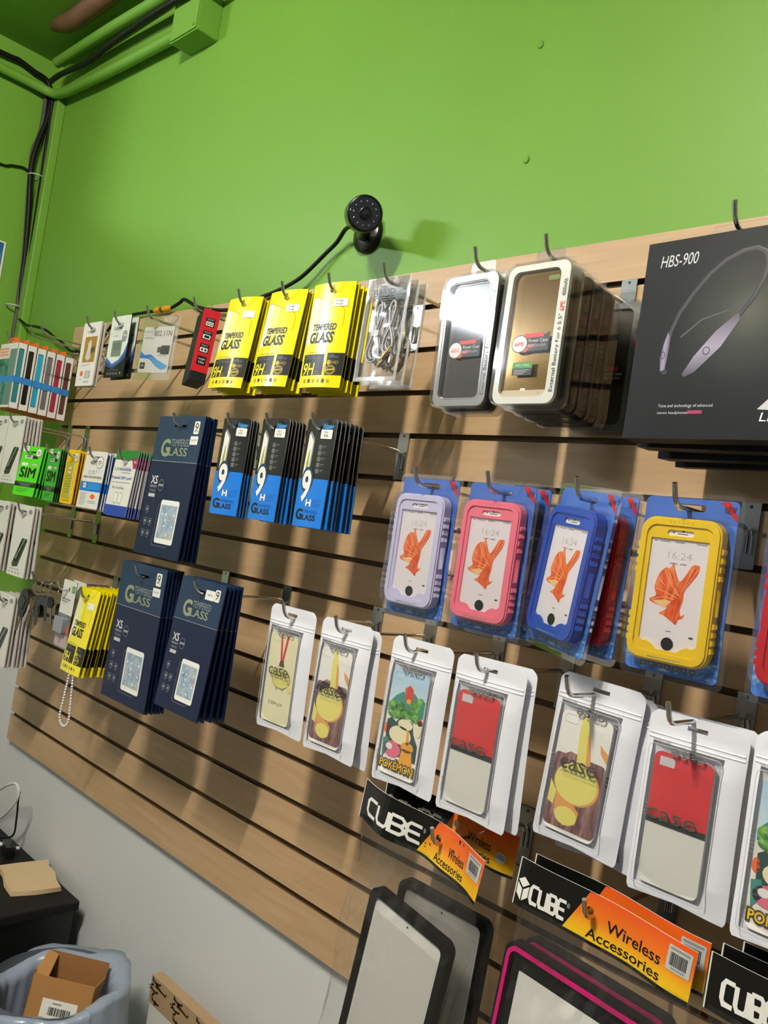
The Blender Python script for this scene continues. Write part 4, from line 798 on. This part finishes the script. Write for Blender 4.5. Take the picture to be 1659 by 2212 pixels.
    if design == 'plush':
        A.r(.0, .36, 1, .97, br, 1, .006); A.p([(.0, .42), (.3, .33), (.75, .36), (1, .42), (1, .46), (0, .46)], br, 1)
        A.p([(.40, .02), (.52, .02), (.62, .18), (.70, .40), (.44, .40), (.40, .18)], yl, 2); A.p([(.56, .14), (.63, .20), (.71, .40), (.62, .40)], og, 3)
        A.e(.54, .58, .42, .17, og, 3, 28); A.e(.50, .575, .42, .165, yl, 4, 28); A.p([(.15, .66), (.40, .70), (.66, .80), (.62, .90), (.40, .94), (.18, .86)], og, 3); A.e(.42, .855, .22, .075, yl, 5); A.p([(.02, .60), (.16, .68), (.14, .80), (.02, .78)], yl, 3); A.p([(.82, .20), (1, .26), (1, .34), (.86, .27)], og, 3)
    if design == 'scene':
        tl = gm('teal print', lambda: P('teal print', '2E8C7E', .35)); fg = gm('foliage print', lambda: mottle('foliage print', [(.4, '2F6E28'), (.55, '5EA83C'), (.7, '9BCB5C')], 60, .35)); dt = gm('dark teal print', lambda: P('dark teal print', '123F40', .35)); cr = gm('cream print', lambda: P('cream print', 'EFE6BC', .35)); pk = gm('rose pink print', lambda: P('rose pink print', 'E26A86', .35)); am = gm('amber print', lambda: P('amber print', 'EFA51E', .35)); sg = gm('scarlet print', lambda: P('scarlet print', 'D23A20', .35))
        A.p([(.02, .34), (.20, .25), (.38, .20), (.52, .25), (.66, .19), (.86, .26), (.98, .24), (.98, .40), (.02, .42)], tl, 2); A.p([(.40, .17), (.52, .13), (.62, .16), (.66, .24), (.58, .31), (.46, .28)], sg, 3); A.e(.55, .28, .06, .025, am, 4)
        for (u, v, a_, b_) in ((.14, .36, .13, .05), (.34, .35, .14, .05), (.72, .32, .16, .06), (.22, .43, .18, .045), (.52, .40, .18, .045), (.86, .25, .09, .035), (.80, .42, .15, .04)): A.e(u, v, a_, b_, fg, 4)
        A.p([(.06, .50), (.16, .47), (.30, .50), (.40, .44), (.74, .46), (.80, .56), (.95, .66), (.96, .82), (.1, .80)], dt, 5); A.e(.56, .50, .2, .05, cr, 6); A.e(.46, .61, .30, .085, cr, 6)
        A.e(.06, .58, .06, .05, ORG, 5); A.e(.92, .50, .08, .08, cr, 6); A.e(.93, .44, .07, .03, RED, 6); A.p([(.02, .68), (.16, .66), (.22, .76), (.06, .86)], tl, 7); A.e(.30, .76, .24, .075, pk, 7); A.e(.22, .74, .09, .03, WHT, 8)
        A.e(.70, .70, .17, .05, am, 8); A.p([(.58, .72), (.84, .72), (.90, .88), (.52, .88)], am, 8); A.p([(.62, .54), (.68, .56), (.74, .67), (.66, .68)], am, 8)
        A.t('POKÉMON', .015, .835, .985, .955, ol, 10, off=.11); A.t('POKÉMON', .045, .85, .955, .94, gm('logo yellow', lambda: P('logo yellow', 'F2C31E', .35)), 12, off=.015)
    if design == 'two':
        c2 = [(a, b_) for a, b_ in o if b_ > cz - ch * .505]; zz = cz - ch * .505
        c.face([p_ for p_ in o if p_[1] > zz][:] + [(cx - cw/2, zz), (cx + cw/2, zz)] if False else rrect(cx - cw/2, zz, cx + cw/2, cz, (0, 0, .008, .008), 6), A.yy(1), gm('case red', lambda: P('case red', 'CC1E22', .35)))
        A.r(0, .50, 1, .548, BLK, 2); A.p([(.10, .035), (.36, .035), (.36, .105), (.10, .105)], PGREY, 3)
    if design != 'two': A.rr(.08, .03, .34, .10, .0005, LGREY, 3, .003)
    c.build('phone_case', r); return r
PG = 'phone cases in frosted zip pouches'
protos = {}
def pch(d):
    if d in protos: return dup(protos[d])
    protos[d] = pouch(d); return protos[d]
for x, y, d, lab, dz, roll, tilt, yaw in (
    (1.398, -.185, 'ribbon', 'frosted pouch holding the cream phone case with red ribbon stripes', 0, 0, 1.5, 1), 
    (1.524, -.185, 'plush', 'frosted pouch with a yellow and plum phone case, second of its row', 0, 0, -1, 0), (1.530, -.170, 'plush', 'frosted pouch behind the second of its row', .006, -1, 1, -3),
    (1.674, -.185, 'scene', 'frosted pouch with a landscape phone case, left of a red and white one', 0, 0, -1.5, 0),
    (1.790, -.185, 'two', 'frosted pouch with a red and white phone case, fourth of its row', .002, 0, -1, -1), (1.796, -.171, 'two', 'frosted pouch behind the fourth of its row, red and white inside', .002, -1, 0, -3),
    (1.922, -.146, 'plush', 'frosted pouch with a yellow and plum case, right of the middle red one', -.002, 2.5, -1, 2), (1.932, -.131, 'plush', 'frosted pouch directly behind the right yellow and plum one', .008, -.5, 0, -2), (1.936, -.112, 'scene', 'rearmost frosted pouch behind the right yellow and plum one', .014, -1.5, 1, -2),
    (2.040, -.146, 'two', 'frosted pouch with a red and white phone case, rightmost such pouch', .012, 0, -1, 0), (2.046, -.131, 'two', 'frosted pouch directly behind the rightmost red and white one', .012, -.8, 0, -2),
    (2.168, -.185, 'scene', 'frosted pouch with a landscape phone case, cut by the right photo edge', 0, 0, -1, 0), (2.174, -.168, 'scene', 'frosted pouch behind the landscape one at the right photo edge', .006, -1, 0, -2)):
    o = place(pch(d), x, y, wz(8) - dz, roll=roll, tilt=tilt, yaw=yaw); tag(o, lab, 'phone case', PG)
for x, w, L in ((1.404, 'the ribbon striped pouch', .2), (1.526, 'the left yellow and plum pouches', .2), (1.664, 'the left landscape pouch', .2), (1.785, 'the middle red and white pouches', .2), (1.914, 'the right yellow and plum pouches', .17), (2.034, 'the rightmost red and white pouches', .17), (2.168, 'the right edge landscape pouches', .2)): hook(x, 8, 'holding ' + w, L)
# ---- bagged tablet cases with header cards
HG = ramp('header orange to yellow', [(0, 'F4D21C'), (.3, 'F2B41C'), (.55, 'EE7A1C'), (1, 'E8561C')], 'Z', -.036, .022, .3, coat=.4)
SCRW = P('white screen card', 'ECECE6', .4)
HB = P('header black', '0E0F0D', .22, coat=.4)
def cube(A, u0, v0, u1, v1):
    w = (u1 - u0) / 4.6; g = w * .2; t = .0044 if v1 - v0 > .37 else .0038
    L = ([[(1, 0), (.2, 0), (0, .2), (0, .8), (.2, 1), (1, 1)]], [[(0, 0), (0, .8), (.2, 1), (.8, 1), (1, .8), (1, 0)]],
         [[(0, 0), (.8, 0), (1, .16), (1, .34), (.8, .5), (0, .5)], [(.8, .5), (1, .64), (1, .86), (.8, 1), (0, 1), (0, 0)]], [[(1, 0), (.2, 0), (0, .2), (0, .8), (.2, 1), (1, 1)], [(0, .5), (.92, .5)]])
    for i, st in enumerate(L):
        for l in st: A.ln([(u0 + i * (w + g) + x * w, v0 + y * (v1 - v0)) for x, y in l], t, WHT, 2)
def tabletbag(w, uh, icon, tw, th_, tx, tz, rim, amp, ph, sticker, white_only=False):
    r = empty('tablet_case_bag'); h = .054; zt = .021; x0 = -uh * w; b = MB(); A = Art(b, w, h, zt, 0, x0)
    hl = ell(0, 0, .0048, .0058, 14)
    b.slab([(x0, zt-h), (x0+w, zt-h), (x0+w, zt), (x0, zt)], 0, .0012, HB, [hl], edge=CARDW, back=HB)
    ub = uh - .13; b.face([A.xy(ub, .93), A.xy(uh + .02, .93), A.xy(1, .93), A.xy(1, .0), A.xy(uh + .02, .0), A.xy(ub + .11, .02), A.xy(ub + .075, .33)], A.yy(1), HG, [hl])
    A.p([(0, 0), (.007, 0), (.007, 1), (0, 1)], CARDW, 2)
    if icon:
        for q in ([(.048, .36), (.085, .46), (.048, .58), (.013, .46)], [(.012, .51), (.045, .62), (.045, .86), (.012, .74)], [(.052, .62), (.086, .51), (.086, .74), (.052, .86)]): A.p(q, WHT, 2)
        cube(A, .10, .45, ub, .80); A.t('®', ub + .005, .44, ub + .022, .54, LGREY, 2)
    else: cube(A, .075, .36, ub + .01, .76); A.t('®', ub + .02, .34, ub + .035, .46, LGREY, 2)
    A.t('Wireless', uh + .10, .37, .835, .60, BLK, 3, off=.012); A.t('Accessories', uh - .0, .68, .845, .88, BLK, 3, off=.012)
    cr = lambda bb: bb.xf(lambda x, y, z: (x, y - amp * (math.sin((x - x0) / w * PI * 2.2 + ph) - math.sin(uh * PI * 2.2 + ph)) - amp * .35 * math.sin(x * 70 + ph) * (zt - z) / h, z))
    cx = [x0 + w * i / 28 for i in range(1, 28)]
    cr(b.cut(cx, [zt - h * .25, zt - h * .5, zt - h * .75])).build('header_card', r)
    s = MB(); B = Art(s, w, h, zt, -.0006, x0)
    if sticker == 'bars': B.r(.865, .10, .985, .56, LGREY, 1, .001); B.r(.875, .13, .975, .18, GREY, 2); B.bars(.88, .22, .97, .46, BLK, 2, 18); B.r(.89, .49, .96, .52, GREY, 2)
    else: B.e(.91, .62, .035, .13, LGREY, 1); B.r(.89, .58, .93, .60, GREY, 2); B.r(.885, .63, .935, .66, GREY, 2)
    cr(s.cut(cx)).build('price_sticker', r)
    # tablet case
    b = MB(); o = rrect(tx - tw/2, tz - th_, tx + tw/2, tz, .014, 7); b.slab(o, -.006, .008, BLKM if rim is None else P('case shell', '1B191E', .4) if not bpy.data.materials.get('case shell') else bpy.data.materials['case shell'], [rrect(tx - tw/2 + .011, tz - th_ + .011, tx + tw/2 - .011, tz - .011, .008, 5)])
    q = b.build('case_frame', r, bevel=.002)
    if rim: b = MB(); b.slab(rrect(tx - tw/2 + .004, tz - th_ + .004, tx + tw/2 - .004, tz - .004, .012, 7), -.0085, -.004, rim, [rrect(tx - tw/2 + .0085, tz - th_ + .0085, tx + tw/2 - .0085, tz - .0085, .009, 6)]); b.build('coloured_rim', q, bevel=.0008)
    m = .011 if rim is None else .0095; b = MB(); y = -.003
    b.slab(rrect(tx - tw/2 + m, tz - th_ + m, tx + tw/2 - m, tz - m, .008), y, .004, BLKM if rim else SCRW); g = .0 if rim is None else .012
    if rim: b.face(rrect(tx - tw/2 + m + g, tz - th_ + m + g, tx + tw/2 - m - g, tz - m - .019, .002), y - .0003, SCRW)
    else: b.face(rrect(tx - tw/2 + m + .004, tz - th_ + m + .02, tx + tw/2 - m - .004, tz - m - .018, .002), y - .0003, gm('paper screen', lambda: P('paper screen', 'DAD9D3', .4))); b.face(ell(tx, tz - m - .008, .0014, .0014, 10), y - .0004, BLK)
    b.build('screen_insert', q)
    # film bag
    b = MB(); bw = w - .006; zb = min(tz - th_ - .02, -.34); rn = ph
    def f(sg):
        def g(u, v):
            x = x0 + .003 + u * bw; z = zt - h + .006 + v * (zb - zt + h - .006); p_ = math.sin(PI * min(max(u, 0), 1)) ** .5
            wr = noise.noise(Vector((u * 7 + rn, v * 5, sg))) * .0035 + noise.noise(Vector((u * 17 + v * 8, v * 14 + rn, sg))) * .0022 + noise.noise(Vector((u * 38 - v * 20, v * 30 + rn, sg))) * .0010
            xx = x + .006 * math.sin(v * 9 + rn) * (abs(u - .5) > .45)
            yb = amp * (math.sin((x - x0) / w * PI * 2.2 + ph) - math.sin(uh * PI * 2.2 + ph)) * max(0, 1 - v * 4)
            return (xx, -yb + sg * (.0012 + .0135 * p_ * min(1, v * 3)) + wr * p_, z)
        return g
    b.grid(f(-1), 80, 100, BAGF); b.grid(f(1), 14, 20, BAGF); b.build('film_bag', r)
    return r
CG = 'bagged tablet cases with black and orange headers'
PINKR = P('magenta rim', 'C41C6C', .35)
o = place(tabletbag(.225, .60, False, .148, .225, -.012, -.106, None, .010, .4, 'bars'), 1.751, -.190, wz(11), roll=7, yaw=-3); tag(o, 'bagged tablet case with a crumpled header and black framed white screen, front of two', 'tablet case', CG)
o = place(tabletbag(.218, .56, True, .148, .225, .004, -.098, None, .006, 2.2, 'round'), 1.735, -.135, wz(11) + .006, roll=2.5, yaw=4); tag(o, 'bagged tablet case behind the crumpled header one, oval sticker on its header', 'tablet case', CG)
o = place(tabletbag(.212, .432, True, .186, .26, .004, -.073, PINKR, .004, 1.0, 'bars'), 1.969, -.190, wz(11), roll=4, yaw=0); tag(o, 'bagged tablet case with a magenta rim and barcode sticker on its header', 'tablet case', CG)
o = place(tabletbag(.212, .432, True, .186, .26, .004, -.073, PINKR, .005, 1.8, 'bars'), 1.975, -.168, wz(11) + .004, roll=2.5, yaw=-2); tag(o, 'bagged tablet case directly behind the magenta rimmed one', 'tablet case', CG)
for i, (yy, dx, zz, lab) in enumerate(((-.190, 0, 0, 'bagged tablet case cut by the lower right photo corner, front of three'), (-.17, .004, .006, 'bagged tablet case in the lower right photo corner, middle of three'), (-.15, .016, .008, 'bagged tablet case in the lower right photo corner, rearmost of three'))):
    o = place(tabletbag(.215, .432, False, .186, .26, .004, -.073, None, .003, .2 + i, 'bars'), 2.193 + dx, yy, wz(11) - .006 + zz, roll=1.5, yaw=0); tag(o, lab, 'tablet case', CG)
for x, w in ((1.757, 'left'), (1.973, 'magenta rimmed'), (2.20, 'rightmost')): hook(x, 11, 'holding the %s bagged tablet cases' % w)

# ---- small pack, keys and beads
def chg(A):
    A.r(.70, .065, .95, .17, GREENP, 2, .002); A.t('2.1', .76, .09, .88, .14, WHT, 3); A.r(.12, .27, .72, .295, GREY, 2); A.r(.12, .31, .55, .33, GREY, 2); A.r(.12, .36, .42, .37, LGREY, 2)
o = MB()
def chgpack():
    r = empty('accessory_pack'); w, h, zt = .073, .15, .02; b = MB(); A = Art(b, w, h, zt, 0)
    b.slab(rrect(-w/2, zt - .5 * h, w/2, zt, (0, 0, .004, .004)), 0, .0012, CARDW, [ell(0, 0, .004, .005, 12)], edge=BLK); chg(A); b.build('header_card', r)
    b = MB(); b.slab(rrect(-w/2, zt - h, w/2, zt - .5 * h, .003), .0, .0025, gm('smoky photo card', lambda: mottle('smoky photo card', [(.3, '4A4A4C'), (.6, '7A7A7E')], 12, .3)), edge=BLK); A = Art(b, w, h, zt, 0); A.r(.04, .80, .95, .98, gm('dusty rose print', lambda: P('dusty rose print', 'B9A2A2', .4)), 1); A.e(.42, .89, .1, .05, GREY, 2); A.p([(.70, .78), (.92, .62), (.95, .72), (.80, .82)], ORG, 1); b.build('photo_card', r)
    b = MB(); b.slab(rrect(-.026, zt - .77 * h, .024, zt - .54 * h, .004), -.012, 0, gm('grey blister', lambda: P('grey blister', '7F8790', .15, coat=.6))); b.build('gadget', r, bevel=.003); return r
for i, lab in enumerate(('small white and smoky pack with a green square, beside the keys', 'small pack hidden behind the white and smoky one by the keys')):
    o = place(chgpack(), .625 + .005 * i, -.185 + .02 * i, wz(9), yaw=-3, tilt=-1 + i); tag(o, lab, 'accessory pack')
hook(.617, 9, 'holding the small white and smoky pack'); hook(.485, 9, 'holding the bunch of keys')
r = empty('key_ring', (.485, -.17, T + wz(9))); zk = -.003
b = MB()
for i, y in enumerate((-.02, -.006, .014)): b.tube([(.0015 * i, y + .013 * math.cos(a), -.014 + .014 * math.sin(a)) for a in [k * PI / 8 for k in range(17)]], .0013, CHROME, 6, False)
b.build('split_ring', r)
def fob(x, y, z, sx, sz, rot, m=BLKP):
    b = MB(); b.slab(rrect(-sx/2, -sz, sx/2, 0, sx * .4, 6), -.007, .007, m); b.slab(rrect(-sx * .25, -sz * .75, sx * .25, -sz * .3, .003), -.0085, -.006, gm('fob button', lambda: P('fob button', '2A2C2C', .4))); M = Matrix.Rotation(R(rot), 3, 'Y'); b.xf(lambda a, c, d: tuple(M @ Vector((a, c, d)) + Vector((x, y, z)))); o = b.build('key_fob', r, bevel=.003); return o
def key(x, y, z, rot, yaw, head=BLKP, L=.05, blade=CHROME):
    M = Matrix.Rotation(R(yaw), 3, 'Z') @ Matrix.Rotation(R(rot), 3, 'Y'); q = lambda a, c, d: tuple(M @ Vector((a, c, d)) + Vector((x, y, z)))
    b = MB(); b.slab(ell(0, -.012, .0115, .013, 18), -.0018, .0018, head, [ell(0, -.004, .0025, .0025, 10)]); b.xf(q); o = b.build('key', r, bevel=.0005)
    t = [(-.0035, -.024), (.0035, -.024), (.0035, -L + .004), (.001, -L), (-.0015, -L)]
    for i in range(6): t.append((-.0035 + (.0016 if i % 2 else 0), -L + .006 + i * .0035))
    b = MB(); b.slab(t, -.001, .001, blade); b.xf(q); b.build('key_blade', o)
fob(-.055, -.018, -.034, .05, .058, 28); fob(-.005, -.012, -.035, .036, .052, -4); fob(.062, .01, -.044, .03, .046, -6)
key(-.028, -.02, -.036, 14, 20, BLKP, .072); STEEL = P('steel key', '8A8A86', .32, metal=1.); key(.012, -.026, -.034, -3, 30, STEEL, .068, STEEL); key(.032, -.02, -.030, -10, 40, STEEL, .06, STEEL); key(.045, -.012, -.032, -14, 15, BLKP, .064, STEEL); key(.0, -.03, -.04, 5, 10, gm('old brass key', lambda: P('old brass key', '7C6A3E', .35, metal=.8)), .066, gm('old brass key', None)); key(-.062, -.024, -.074, 18, 5, BLKP, .062, gm('old brass key', None))
tag(r, 'bunch of keys with black fobs hanging in the left part of the slatwall', 'keys')
b = MB(); poly = []
for i in range(401):
    t = i / 400; s_ = 1 - abs(2 * t - 1); hw = .005 + .022 * s_ ** 1.2
    if s_ > .84: hw *= math.sqrt(max(0, 1 - ((s_ - .84) / .16) ** 2))
    poly.append(Vector(((-1 if t < .5 else 1) * hw, 0, -.165 * s_)))
pts = [poly[0]]; acc = 0
for a, c in zip(poly, poly[1:]):
    acc += (c - a).length
    if acc >= .0066: pts.append(c); acc = 0
BEAD = P('pearl bead', 'DAD5D8', .2, coat=.5)
for p_ in pts: b.sphere(p_, .0033, BEAD, 8, 6)
o = b.build('bead_strap', loc=(.598, -.135, T - .853)); tag(o, 'white pearl bead loop hanging below the lowest yellow pouches', 'beads')
b = None

# ================================================================== lower left corner
r = empty('black_desk', (.0, 0, 0)); zt = T - 1.447
b = MB(); b.box(XC + .005, .582, -.62, -.012, zt - .022, zt, BLKM); b.build('top', r, bevel=.003)
b = MB(); b.box(XC + .01, .574, -.60, -.02, .0, zt - .022, BLKP); b.build('cabinet', r); tag(r, 'low black desk standing in the corner under the slatwall', 'desk')
b = MB(); pts = [(-.09, .062), (-.05, .056), (-.01, .064), (.03, .058), (.082, .06), (.088, .0), (.084, -.055), (.03, -.062), (-.02, -.058), (-.075, -.064), (-.082, -.02)]
for j, (z0, s_) in enumerate(((0, 1), (.0032, .985), (.0064, .97))): b.slab([(x * s_, -y * s_) for x, y in pts], z0, z0 + .003, TAN)
b.xf(lambda x, y, z: (x, -z, y)); b.xf(lambda x, y, z: (x, y, z + .0005))
o = b.build('cardboard_piece', loc=(.425, -.07, zt), recalc=True); o.rotation_euler = (0, 0, R(-13)); tag(o, 'torn piece of tan cardboard lying on the black desk', 'cardboard')
cz = T
tubething('white_cord', [(-.02, -.05, -1.40), (.05, -.05, -1.37), (.15, -.055, -1.312), (.19, -.06, -1.29), (.238, -.06, -1.270), (.264, -.06, -1.277), (.261, -.06, -1.308), (.218, -.06, -1.353), (.17, -.06, -1.385), (.10, -.07, -1.415), (-.05, -.1, -1.44)], .0035, WCABLE, 'white cord looping up above the black desk', 'cord')
tubething('white_cord', [(-.1, -.08, -1.435), (.05, -.08, -1.425), (.15, -.075, -1.425), (.21, -.07, -1.432), (.24, -.05, -1.438), (.26, -.03, -1.437)], .0045, WCABLE, 'white cord lying on the black desk by the wall', 'cord')
tubething('white_cord', [(-.1, -.16, -1.435), (.08, -.15, -1.436), (.17, -.13, -1.436), (.22, -.11, -1.437), (.25, -.085, -1.438)], .0035, WCABLE, 'second white cord on the black desk, nearer its front', 'cord')
tubething('charger_cable', [(.262, -.055, -1.285), (.25, -.05, -1.31), (.225, -.035, -1.37), (.205, -.03, -1.425), (.15, -.06, -1.442)], .0025, CABLE, 'thin black cable hanging from the white cord loop down to the desk', 'cable')
b = MB(); b.slab(rrect(-.03, -.012, .03, .012, .004), -.028, .0, BLKP); b.xf(lambda x, y, z: (x, z, -y - .0)); o = b.build('power_adapter', loc=(.262, -.06, zt + .0005), bevel=.002, recalc=True); o.rotation_euler = (0, 0, R(-12)); tag(o, 'small black power adapter on the desk by the wall', 'adapter')

# bin with liner
bx, by, bz, br = .895, -.212, T - 1.432, .137; r = empty('waste_bin', (bx, by, 0)); b = MB()
b.grid(lambda u, v: ((.1 + .026 * v) * math.cos(2 * PI * u), (.1 + .026 * v) * math.sin(2 * PI * u), v * bz), 36, 6, P('grey bin', '5A6068', .4)); b.add([(.1 * math.cos(2 * PI * i / 24), .1 * math.sin(2 * PI * i / 24), .003) for i in range(24)], [tuple(range(24))], bpy.data.materials['grey bin']); b.build('bin_body', r)
def liner(u, v):
    a = 2 * PI * u; fold = noise.noise(Vector((math.cos(a) * 2.2, math.sin(a) * 2.2, v * 1.2))) * .014 + noise.noise(Vector((math.cos(a) * 6, math.sin(a) * 6, v * 2))) * .008 + .0025 * math.sin(a * 23 + 6 * noise.noise(Vector((a, v, 2))))
    if v < .5: t = v / .5; rad = br + .010 - .006 * t + fold * (1 - .6 * t) + .012 * (1 - t); z = bz - .20 * (1 - t) + .004     # outside skirt
    else: t = (v - .5) / .5; rad = br + .004 - .034 * min(1, t / .1) - .012 * t + fold * (.4 + .3 * t); z = bz + .006 * math.sin(PI * t) - .24 * t ** 1.3
    z += .016 * math.cos(a - .9) * (1 - abs(v - .5) * 1.2) + .006 * math.sin(5 * a) * (abs(v - .5) < .2)
    return (rad * math.cos(a), rad * math.sin(a), z)
b = MB(); b.grid(liner, 96, 28, BAGB); b.add([((br - .052) * math.cos(2 * PI * i / 24), (br - .045) * math.sin(2 * PI * i / 24), bz - .225) for i in range(24)], [tuple(range(24))], BAGB); b.build('bin_liner', r)
tag(r, 'waste bin with a pale blue plastic liner in front of the desk', 'bin')
r = empty('cardboard_box', (bx + .004, by + .02, bz - .052)); w, d, h = .125, .06, .15; t = .002; b = MB()
b.box(-w/2, w/2, -d/2, -d/2 + t, -.09, .055, KRAFT); b.box(-w/2, w/2, d/2 - t, d/2, -.09, .082, KRAFTD); b.box(-w/2, -w/2 + t, -d/2, d/2, -.09, .06, KRAFTD); b.box(w/2 - t, w/2, -d/2, d/2, -.09, .055, KRAFT); b.box(-w/2, w/2, -d/2, d/2, -.09, -.088, KRAFT)
b.build('box_body', r)
b = MB(); b.add([(-w/2, -d/2, .055), (-w/2, d/2, .082), (-w/2 + .022, d/2 - .006, .078), (-w/2 + .028, -d/2 + .004, .048)], [(0, 1, 2, 3)], KRAFT); b.build('flap', r)
b = MB(); A = Art(b, .07, .045, .018, -d/2 - .0006, -.032); A.r(0, 0, 1, 1, WHT, 1); A.r(.3, .12, .55, .18, GREY, 2); A.bars(.22, .3, .85, .62, BLK, 2, 16); A.r(.2, .75, .9, .8, GREY, 2); b.build('shipping_label', r)
r.rotation_euler = (R(-10), R(3), R(42)); tag(r, 'small open kraft cardboard box with a label inside the waste bin', 'box')
# taped carton leaning on the wall
r = empty('shipping_carton', (.974, -.046, 0)); zt = T - 1.428; w = .62; d = .022; b = MB()
b.box(0, w, 0, d, 0, zt, OLIVE); b.build('carton_body', r, bevel=.004)
b = MB(); tp = .052; b.box(-.0008, w + .0008, -.0008, d + .0008, zt - tp, zt + .0008, TAPE); A = Art(b, w, tp, zt, -.0008, 0)
def q(u, v): return (u / w, v)
for i in range(8):                 # looping printed marks on the tape
    u = .012 + .08 * i; c_ = lambda pts, wd=.0042: A.ln([((u + a * 1.25) / w, v_) for a, v_ in pts], wd, INKB, 2)
    c_([(-.006, .02), (-.006, .12), (.002, .17), (.012, .15), (.018, .09)]); c_([(.010, .20), (.004, .24), (.020, .30), (.034, .34), (.036, .24)])
    c_([(-.001, .26), (-.008, .34), (-.008, .44), (0, .50), (.010, .48), (.013, .42)]); c_([(.004, .55), (-.002, .66), (-.001, .80), (.010, .88), (.020, .84)]); c_([(.010, .78), (.007, .98)])
    A.e((u - .016) / w, .40, .003 / w, .03, INKB, 2, 8); A.e((u - .014) / w, .50, .003 / w, .03, INKB, 2, 8)
b.build('printed_tape', r, bevel=0); s = MB(); A = Art(s, w, zt, zt, 0, 0)
for i in range(7): A.ln([((.02 + .03 * (i % 3)) / w, .06 + .03 * i), ((.03 + .03 * (i % 3)) / w, .065 + .03 * i)], .001, LGREY, 1)
s.build('carton_scuffs', r); tag(r, 'flat pale carton with brown printed tape leaning on the wall by the bin', 'carton')

# ================================================================== light and camera
def area(name, loc, rot, sx, sy, power, col=(1, 1, 1), spread=180):
    l = bpy.data.lights.new(name, 'AREA'); l.shape = 'RECTANGLE'; l.size = sx; l.size_y = sy; l.energy = power; l.color = col; l.spread = R(spread)
    o = bpy.data.objects.new(name, l); C.objects.link(o); o.location = loc; o.rotation_euler = rot; return o
def aim(loc, tgt): return (Vector(tgt) - Vector(loc)).to_track_quat('-Z', 'Y').to_euler()
def tube_light(name, x, y, z, along, L, power, col, label):
    r = empty(name, (x, y, z)); b = MB(); d = Vector(along)
    b.tube([d * (-L / 2), d * (L / 2)], .014, P(name + ' glow', col, .5, emit=power / (PI * 2 * PI * .014 * L)), 12); b.build('tube', r)
    b = MB(); s = Vector((d.y, d.x, 0)) * .03; hz = T + .93 - z
    b.add([d * (-L / 2 - .02) + s * k + Vector((0, 0, w)) for k in (-1, 1) for w in (.028, .05)] + [d * (L / 2 + .02) + s * k + Vector((0, 0, w)) for k in (-1, 1) for w in (.028, .05)], [(0, 1, 3, 2), (4, 6, 7, 5), (0, 4, 5, 1), (2, 3, 7, 6), (0, 2, 6, 4), (1, 5, 7, 3)], WHTP); b.build('housing', r)
    b = MB()
    for k in (-1, 1): b.tube([d * (k * L * .35) + Vector((0, 0, .05)), d * (k * L * .35) + Vector((0, 0, max(hz, .052)))], .004, LGREY, 6); b.tube([d * (k * L / 2), d * (k * (L / 2 + .012))], .016, WHTP, 12); b.tube([d * (k * (L / 2 + .006)), d * (k * (L / 2 + .006)) + Vector((0, 0, .03))], .008, WHTP, 8)
    b.build('hanger', r); tag(r, label, 'lamp'); return r
tube_light('tube_lamp', 1.74, -1.62, T + .86, (0, 1, 0), .6, 158, 'FFF6E8', 'fluorescent tube lamp hanging over the aisle in front of the slatwall')
r = empty('diffuser_lamp', (-1.4, -3.2, T + .80)); b = MB(); b.tube([(0, -.6, 0), (0, .6, 0)], .085, P('lamp diffuser', 'F0F6FF', .5, emit=115), 20); b.build('diffuser', r)
b = MB(); b.box(-.06, .06, -.62, .62, .08, .128, WHTP); b.build('housing', r); tag(r, 'long round diffuser lamp on the ceiling beyond the half height partition', 'lamp')
W = bpy.data.worlds.new('World'); bpy.context.scene.world = W; W.use_nodes = True
W.node_tree.nodes['Background'].inputs['Color'].default_value = (.88, .95, 1, 1); W.node_tree.nodes['Background'].inputs['Strength'].default_value = .15

cd = bpy.data.cameras.new('Camera'); co = bpy.data.objects.new('Camera', cd); C.objects.link(co)
a_, b_, c_ = -0.7804375996802461, 0.034163051621688256, 0.1515900881127492
f_ = Vector((math.sin(a_) * math.cos(b_), math.cos(a_) * math.cos(b_), math.sin(b_))); rt = Vector((math.cos(a_), -math.sin(a_), 0)); up = rt.cross(f_)
r2 = rt * math.cos(c_) + up * math.sin(c_); u2 = up * math.cos(c_) - rt * math.sin(c_)
M = Matrix((r2, u2, -f_)).transposed().to_4x4(); M.translation = cam_p; co.matrix_world = M
cd.sensor_fit = 'VERTICAL'; cd.sensor_height = 36; cd.lens = 1800 / 2212 * 36; cd.clip_start = .02
sc = bpy.context.scene; sc.camera = co
sc.view_settings.view_transform = 'Standard'; sc.view_settings.look = 'None'; sc.view_settings.gamma = 1; sc.view_settings.exposure = .33
sc.cycles.transparent_max_bounces = 48; sc.cycles.max_bounces = 10
